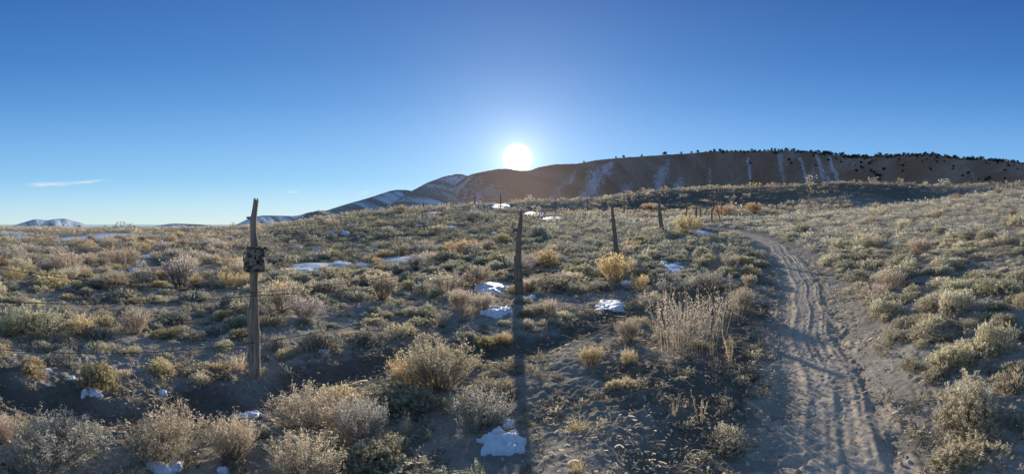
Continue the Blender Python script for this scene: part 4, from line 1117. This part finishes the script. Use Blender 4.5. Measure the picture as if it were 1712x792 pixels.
# stub of a broken branch, and a dark knot
def stub_mesh():
    n, m = 7, 10; u = np.linspace(0, 1, n)[:, None]; a = np.linspace(0, 2*pi, m, endpoint=False)[None, :]
    zc = zpx(366, p1r, p1z)
    r = (.040-.031*u**.55)*(1+.12*np.cos(3*a))
    x = -.005-.080*u+.0*a; y = r*np.cos(a); z = zc+.016*u+r*np.sin(a)
    return mesh_np('branch_stub', np.stack([x+0*a, y, z], -1), grid_quads(n, m, True), smooth=True)
link('branch_stub', stub_mesh(), M_WOOD, POST1)
def knot_mesh():
    n, m = 6, 10; th = np.linspace(0, pi, n)[:, None]; a = np.linspace(0, 2*pi, m, endpoint=False)[None, :]
    x = -.058+.018*np.sin(th)*np.cos(a); y = -.01+.02*np.sin(th)*np.sin(a)*1.0; z = zpx(595, p1r, p1z)+.035*np.cos(th)+0*a
    return mesh_np('knot', np.stack([x, y, z], -1), grid_quads(n, m, True), smooth=True)
link('knot', knot_mesh(), M_WOOD_DARK, POST1)

p2x, p2y, p2z, p2r = spot(869, 492)
post_thing(p2x, p2y, prof_px([(494,869,14),(470,867,13.5),(445,866,13),(430,865.8,12),(426,867,9),(405,867.5,9),(385,869,8),(368,870.5,6.5),(352,871.5,4.5)], 869, p2r, p2z), 'dark middle post standing straight below the sun', M_WOOD_DARK, seed=12, rot=face_cam(p2x, p2y))
def at_az(px, r): x, y = polar(px, r); return x, y, gz1(x, y), r
p3x, p3y, p3z, p3r = at_az(1029, 14.0)
post_thing(p3x, p3y, prof_px([(CY+(EYE-p3z)*F/p3r,1031,8.5),(400,1028.5,7.5),(370,1025.5,6),(343,1023,4.5)], 1029, p3r, p3z), 'slim dark leaning post behind the bright yellow rabbitbrush', M_WOOD_DARK, seed=13, rot=face_cam(p3x, p3y), top_jag=.06)
p4x, p4y, p4z, p4r = at_az(1105, 22.0)
post_thing(p4x, p4y, prof_px([(CY+(EYE-p4z)*F/p4r,1108,6),(380,1106,6.5),(360,1103.5,6),(345,1102.5,5),(335,1102,4),(325,1101,3)], 1105, p4r, p4z), 'dark split post, fourth along the wire from the left', M_WOOD_DARK, seed=14, rot=face_cam(p4x, p4y), top_jag=.12, rough=.2)
# old corner posts at the bend of the track
def far_post(px, r, ytop, wpx, label, mat=None, lean=0.0, seed=0, jag=.05):
    x, y = polar(px, r); z = gz1(x, y); h = zpx(ytop, r, z); w = wpx*r/F/2
    return post_thing(x, y, [(-.15, 0, 0, w*1.15), (h*.5, lean*h*.5, 0, w), (h, lean*h, 0, w*.7)], label, mat or M_WOOD_DARK, seed=seed, rot=face_cam(x, y), top_jag=jag, m=10)
far_post(1148, 32, 341, 3.4, 'left dark post of the old corner posts', seed=21)
far_post(1152.5, 31.5, 361, 3.2, 'short dark stub post in front of the corner posts', seed=22)
far_post(1145.5, 31, 372, 2.6, 'short pale stake leaning beside the corner posts', M_WOOD_PALE, .55, 23)
far_post(1160.5, 32, 340, 2.4, 'pale topped thin post, left of the pair', M_WOOD_PALE, .12, 24)
far_post(1165, 32.5, 340, 2.2, 'pale topped thin post, right of the pair', M_WOOD_PALE, -.02, 25)
far_post(1171, 34, 347, 2.8, 'short dark post right of the pale topped pair', seed=26)
far_post(1190, 37, 347, 2.8, 'dark upright holding the crossed brace pole', seed=27)
far_post(1176, 44, 330, 2.0, 'thin dark leaning post left of the brace pole', lean=.35, seed=28)
far_post(1206, 48, 331, 1.8, 'thin dark post right of the brace pole', seed=29)
far_post(1220, 52, 327, 1.8, 'thin dark post highest up the shaded bank', seed=30)
def pole(px0, y0, px1, y1, r, w, label, seed):
    a = np.array([*polar(px0, r), EYE-(y0-CY)*r/F]); b = np.array([*polar(px1, r), EYE-(y1-CY)*r/F]); L = float(np.linalg.norm(b-a)); d = (b-a)/L
    o = link('brace_pole', post_mesh('brace_pole', [(0, 0, 0, w), (L*.5, .02, 0, w*.95), (L, 0, 0, w*.8)], m=10, seed=seed), M_WOOD_DARK)
    from mathutils import Vector
    o.rotation_euler = Vector(d).to_track_quat('Z', 'Y').to_euler(); o.location = a; tag(o, label, 'brace pole'); return o
pole(1190, 353, 1201.5, 332.5, 37.15, .065, 'long dark brace pole slanting up to the right', 41)
x, y = polar(1205, 37.0); zf = CY-(gz1(x, y)-EYE)*F/37.0
pole(1205, zf, 1197.5, 341, 37.0, .055, 'short dark brace pole propped under the long one', 42)
for k, (px, r, yt, w) in enumerate([(982,58,331,2.2),(1044,60,335,2.2),(929,66,332,1.8),(837,74,322,1.8),(794,78,324,1.8),(708,74,338,1.6),(638,80,343,1.4),(576,80,349,1.4),(706,42,352,1.6)]):
    names = ['far dark post under the right of the sun slope', 'far short post left of the fourth post', 'far thin post right of the middle post top', 'far thin post on the crest left of the middle post', 'far thin post on the crest below the sunlit notch', 'far thin post high on the left crest', 'far thin post near the brown skyline shrub', 'leftmost far thin post on the skyline', 'thin post halfway up the dark slope']
    far_post(px, r, yt, w, names[k], seed=60+k)

# ------------------------------------------------------------------ barbed wire
def wire_mesh(name, pts, rad=.0034, barb=True, seed=0):
    P = []
    for (a, b) in zip(pts[:-1], pts[1:]):
        a, b = np.array(a), np.array(b); L = np.linalg.norm(b-a); n = max(6, int(L/.2))
        t = np.linspace(0, 1, n, endpoint=False)[:, None]; q = a+(b-a)*t; q[:, 2] -= .010*L*4*(t*(1-t))[:, 0]*.6
        P.append(q)
    P = np.vstack(P+[np.array(pts[-1])[None]])
    T = unit(np.gradient(P, axis=0)); S = unit(np.cross(T, [0, 0, 1.0])); U = np.cross(S, T)
    a = np.linspace(0, 2*pi, 6, endpoint=False)
    V = (P[:, None, :]+rad*(np.cos(a)[None, :, None]*S[:, None, :]+np.sin(a)[None, :, None]*U[:, None, :])).reshape(-1, 3)
    Q = grid_quads(len(P), 6, True)
    if barb:
        g = r_(seed); seg = np.linalg.norm(np.diff(P, axis=0), axis=1); s0 = np.concatenate([[0], np.cumsum(seg)])
        ss = np.arange(.1, s0[-1], .13); B = np.stack([np.interp(ss, s0, P[:, i]) for i in range(3)], -1)
        D = unit(g.normal(size=B.shape)); BV, BQ = ribbons(np.stack([B-D*.016, B, B+D*.016], 1), np.full((len(B), 3), .0016), g)
        Q = np.vstack([Q, BQ+len(V)]); V = np.vstack([V, BV])
    return mesh_np(name, V, Q, smooth=False)
M_WIRE, t_ = new_mat('rusty_wire')
n_ = t_.noise(t_.n('ShaderNodeNewGeometry').outputs['Position'], 30, 3, .6)
t_.out(t_.n('ShaderNodeBsdfPrincipled', i={'Base Color': t_.ramp(n_, [(.4, (.035, .022, .016)), (.65, (.11, .07, .045))]), 'Roughness': .6, 'Metallic': .5}).outputs[0])
def on(x, y, h, dx=0): return (x+dx, y-.0, gz1(x, y)+h)
def side_of(x, y, off):   # a point on the camera side of a post
    r = math.hypot(x, y); return x-x/r*off, y-y/r*off
def strand(hs, label, seed, p0):
    q1 = side_of(p1x, p1y, .062); q2 = side_of(p2x, p2y, .11); q3 = side_of(p3x, p3y, .085); q4 = side_of(p4x, p4y, .13); q5 = polar(1148, 31.9)
    pts = [p0[0], p0[1], (*q1, p1z+hs[0]), (*q2, p2z+hs[1]), (*q3, p3z+hs[2]), (*q4, p4z+hs[3]), (*q5, gz1(*q5)+hs[4])]
    o = link('barbed_wire', wire_mesh('barbed_wire', pts, seed=seed), M_WIRE); tag(o, label, 'barbed wire'); return o
strand((.93, .95, 1.0, 1.0, 1.0), 'top strand of rusty barbed wire along the crooked posts', 1, [(-6.5, -3.6, 1.75), (-3.6, 1.46, 1.22)])
strand((.90, .62, .66, .65, .65), 'middle strand of rusty barbed wire meeting the top one at the first post', 2, [(-6.5, -3.6, .95), (-3.6, 1.46, .92)])
strand((.39, .33, .34, .35, .35), 'bottom strand of rusty barbed wire near the ground', 3, [(-6.5, -3.6, .55), (-3.6, 1.46, .49)])

# ------------------------------------------------------------------ camouflage bag on the first post
def camo_material():
    m, t = new_mat('camouflage_cloth')
    co = t.n('ShaderNodeTexCoord').outputs['Object']
    a = t.ramp(t.noise(t.n('ShaderNodeMapping', i={'Vector': co, 'Location': (1.7, .4, .9)}).outputs[0], 21, 2, .5, .4), [(.555, (0,)*3), (.575, (1,)*3)]); b = t.ramp(t.noise(t.n('ShaderNodeMapping', i={'Vector': co, 'Location': (3.3, 1, 2.6)}).outputs[0], 31, 2, .45, .3), [(.585, (0,)*3), (.60, (1,)*3)])
    c0 = t.mix(t.ramp(t.noise(co, 7, 3, .5), [(.45, (0,)*3), (.55, (1,)*3)]), (.29, .225, .15), (.36, .285, .195))
    c = t.mix(a, c0, (.11, .085, .06)); c = t.mix(b, c, (.035, .027, .02))
    wv = t.noise(co, 220, 2, .5)
    bm = t.n('ShaderNodeBump', i={'Strength': .25, 'Distance': .004, 'Height': t.math('ADD', wv, t.math('MULTIPLY', t.noise(co, 16, 3, .6), 3.0))})
    t.out(t.n('ShaderNodeBsdfPrincipled', i={'Base Color': c, 'Roughness': .85, 'Specular IOR Level': .2, 'Normal': bm.outputs[0]}).outputs[0]); return m
M_CAMO = camo_material()
M_STRAP, t_ = new_mat('dark_webbing')
t_.out(t_.n('ShaderNodeBsdfPrincipled', i={'Base Color': t_.mix(t_.noise(t_.n('ShaderNodeTexCoord').outputs['Object'], 60, 3), (.06, .05, .038), (.11, .09, .065)), 'Roughness': .8}).outputs[0])
def make_bag():
    root = empty('camouflage_bag', (p1x, p1y, p1z), -math.atan2(p1x, p1y)); tag(root, 'tan and brown camouflage bag strapped around the first post', 'bag')
    s = p1r/F
    # body: tapered pouch, wider and fuller at the bottom, wrapping the front of the post
    n, m = 30, 48; u = np.linspace(0, 1, n)[:, None]; a = np.linspace(0, 2*pi, m, endpoint=False)[None, :]
    zb, zt = zpx(453.5, p1r, p1z), zpx(413, p1r, p1z)
    hw = np.interp(u[:, 0], [0, .05, .18, .5, .8, .95, 1], [14, 17.5, 18.4, 17, 13.5, 11.5, 10])*s
    hd = np.interp(u[:, 0], [0, .05, .2, .6, 1], [.05, .075, .085, .07, .045])
    sq = lambda v, p: np.sign(v)*np.abs(v)**p
    ctr = np.interp(u[:, 0], [0, 1], [.3, .3])*s
    x = ctr[:, None]+hw[:, None]*sq(np.cos(a), .72); y = -.075+hd[:, None]*sq(np.sin(a), .8)
    z = zb+(zt-zb)*u+.006*np.cos(a)*u+.0*a
    wr = .006*fbm(x/.07, z/.05, 3, 7)+.003*np.sin(z/.02+6*x/.1)*(u > .55)
    y = y-wr; x = x+wr*.6*np.cos(a)
    V = np.stack([x, y, z+0*a], -1).reshape(-1, 3)
    V = np.vstack([V, [[ctr[0], -.075, zb-.004]], [[ctr[-1], -.07, zt+.003]]]); k = (n-1)*m
    tri = [(i, len(V)-2, (i+1) % m) for i in range(m)]+[(k+i, k+(i+1) % m, len(V)-1) for i in range(m)]
    me = mesh_np('pouch', V, grid_quads(n, m, True), tris=tri, smooth=True); link('pouch', me, M_CAMO, root)
    def tube(pts, r, name, mat, flat=1.0, par=root):
        P = np.array(pts, float); P = smooth_path3(P, 40); T = unit(np.gradient(P, axis=0)); up = np.tile([0, 1.0, 0], (len(P), 1)); S = unit(np.cross(T, up)); U = np.cross(S, T)
        b = np.linspace(0, 2*pi, 10, endpoint=False)
        Vv = P[:, None, :]+r*(np.cos(b)[None, :, None]*S[:, None, :]+flat*np.sin(b)[None, :, None]*U[:, None, :])
        return link(name, mesh_np(name, Vv, grid_quads(len(P), 10, True), smooth=True), mat, par)
    # rolled hem along the bottom, gathered mouth, straps
    tube([(ctr[0]+(-17.8*s), -.085, zb+.022), (ctr[0]-9*s, -.155, zb+.012), (ctr[0], -.166, zb+.010), (ctr[0]+9*s, -.155, zb+.012), (ctr[0]+17.8*s, -.085, zb+.022)], .008, 'hem', M_CAMO, 1.2)
    tube([(-11*s, -.06, zt-.004), (-6*s, -.112, zt-.008), (0, -.122, zt-.006), (6*s, -.116, zt-.010), (11.5*s, -.06, zt-.004), (8*s, .05, zt+.006), (0, .07, zt+.008), (-8*s, .05, zt+.006), (-11*s, -.06, zt-.004)], .0085, 'drawstring', M_STRAP, 1.3)
    tube([(-10*s, -.06, zt), (-15*s, -.03, zt-.05), (-17.5*s, -.02, zt-.12), (-16*s, -.03, zb+.06)], .006, 'strap', M_CAMO, .5)
    tube([(9*s, -.075, zt+.004), (14*s, -.07, zt-.016), (18.6*s, -.06, zt-.006), (20.5*s, -.05, zt-.02)], .012, 'strap', M_STRAP, .6)
    tube([(12*s, -.075, zt-.008), (15*s, -.08, zt-.045), (16.6*s, -.085, zt-.10)], .010, 'strap', M_STRAP, .5)
    # buckle loop on the right strap
    q = []
    for b in np.linspace(0, 2*pi, 13): q.append((17.5*s+.021*math.cos(b), -.078, zt-.028+.017*math.sin(b)))
    tube(q, .006, 'buckle', M_STRAP)
def smooth_path3(P, n):
    t = np.concatenate([[0], np.cumsum(np.linalg.norm(np.diff(P, axis=0), axis=1))]); Pp = np.vstack([2*P[0]-P[1], P, 2*P[-1]-P[-2]]); out = []
    for i in range(len(P)-1):
        p0, p1, p2, p3 = Pp[i:i+4]; m = max(2, int(n*(t[i+1]-t[i])/t[-1]))
        for u in np.linspace(0, 1, m, endpoint=False): out.append(.5*((2*p1)+(-p0+p2)*u+(2*p0-5*p1+4*p2-p3)*u*u+(-p0+3*p1-3*p2+p3)*u**3))
    out.append(P[-1]); return np.array(out)
make_bag()

# ------------------------------------------------------------------ trees far off
def juniper_mesh(seed):
    g = r_(seed); n = 150
    k = 6; ca = g.uniform(0, 2*pi, k); cr = g.uniform(.05, .4, k); cz = g.uniform(.25, .8, k); cs = g.uniform(.36, .5, k)
    i = g.integers(0, k, n); D = unit(g.normal(size=(n, 3)))
    P = np.stack([np.cos(ca[i])*cr[i], np.sin(ca[i])*cr[i], cz[i]], -1)+D*(cs[i]*g.uniform(.5, 1, n))[:, None]*np.array([1, 1, .75]); P[:, 2] = np.maximum(P[:, 2], .06)
    V, Q = rhombs(P, unit(D+np.array([0, 0, .6])), g.uniform(.2, .4, n), g.uniform(.08, .16, n), g)
    C = np.array([.075, .082, .062])[None, :]*np.repeat(g.uniform(.5, 1.4, n), 4)[:, None]
    t = np.linspace(0, 1, 4)[None, :, None]; tr = np.concatenate([np.zeros((3, 4, 3))+t*np.array([[[.1, 0, .6]], [[-.15, .1, .5]], [[.05, -.12, .55]]])])
    Vt, Qt = ribbons(tr, np.full((3, 4), .06), g)
    return mesh_np('juniper_tree', *merge([(V, Q, C), (Vt, Qt, np.tile(np.array([.05, .04, .03]), (len(Vt), 1)))]))
JUN = [juniper_mesh(500+i) for i in range(6)]
for me in JUN: me.materials.append(M_NEEDLE)
jr = random.Random(77)
def put_jun(px, tt, size, label, group):
    p = RIDGE_AT(px, tt)
    o = bpy.data.objects.new('juniper_tree', jr.choice(JUN)); COL.objects.link(o); o.location = (p[0], p[1], p[2]-.3)
    w = size*jr.uniform(.7, 1.05); o.scale = (w, w, size); o.rotation_euler = (0, 0, jr.uniform(0, 6.28)); tag(o, label, 'juniper', group)
for px, sz in [(977,2.2),(1030,2.4),(1044,3.6),(1074,2.4),(1112,4.2),(1140,2.6),(1157,2.4),(1168,3)]:
    put_jun(px, 1.0, sz, 'lone dark juniper on the bare left half of the ridge skyline', 'junipers on the ridge skyline left')
n_sky = 0
px = 1180
while px < 1712:
    dn = 6.0 if px < 1330 else 2.9 if px < 1560 else 2.5
    put_jun(px, jr.uniform(.95, 1.0), (1.5+2.7*jr.random()**1.6)*(1.0 if px < 1330 else 1.15), 'dark juniper in the row along the right skyline of the ridge', 'junipers along the right skyline'); n_sky += 1
    px += dn*jr.uniform(.5, 1.5)
for _ in range(85):
    px = 1170+(1712-1170)*jr.random()**.7; tt = 1-abs(jr.gauss(0, .22)) if px < 1560 else 1-abs(jr.gauss(0, .3))
    if tt < .12: continue
    put_jun(px, tt, jr.uniform(1.4, 3.1), 'dark juniper dotted on the face of the ridge below the skyline', 'junipers on the ridge face')
for px, tt in [(1462,.42),(1466,.36),(1470,.32),(1472,.38),(1649,.22),(1652,.15),(1620,.5),(1655,.3),(1457,.5),(1478,.6),(1455,.68)]:
    put_jun(px, tt, 3.3, 'large juniper in a tight dark clump on the ridge face', 'juniper clumps on the ridge face')

def bare_tree(px, r, h, label, seed):
    g = r_(seed); x, y = polar(px, r); z = gz1(x, y)
    root = empty('bare_tree', (x, y, z)); tag(root, label, 'bare tree', None)
    t = np.linspace(0, 1, 5)
    P = np.stack([.03*h*np.sin(t*3)[None], 0*t[None], (t*h*.55)[None]], -1); V, Q = ribbons(np.repeat(P, 2, 0), np.full((2, 5), .16)*np.linspace(1.2, .5, 5), g)
    link('trunk', mesh_np('trunk', V, Q, np.tile(np.array([.14, .11, .09]), (len(V), 1))), M_DRY, root)
    a, b, c = shrub_parts(g, 20, 1, .25, spread=.45, height=1.0, twig=4, wid=.006, fuzz=.1, stem_col=(.16, .13, .10), col=(.22, .17, .13))
    V, Q, C = merge([a, b, c]); V = V*np.array([h*.75, h*.75, h*.8])+np.array([0, 0, h*.2])
    link('crown', mesh_np('crown', V, Q, C), M_DRY, root)
bare_tree(194, 270, 5.5, 'left bare tree on the far plain', 601); bare_tree(205, 262, 6.0, 'middle bare tree on the far plain', 602); bare_tree(217, 268, 5.5, 'right bare tree on the far plain', 603); bare_tree(176, 280, 3.6, 'smallest bare tree at the left of the far bare trees', 604)
x, y = polar(226, 250); o = bpy.data.objects.new('juniper_tree', JUN[0]); COL.objects.link(o); o.location = (x, y, gz1(x, y)-.2); o.scale = (2.2, 2.2, 2.6); tag(o, 'round dark juniper beside the bare trees on the far plain', 'juniper', None)
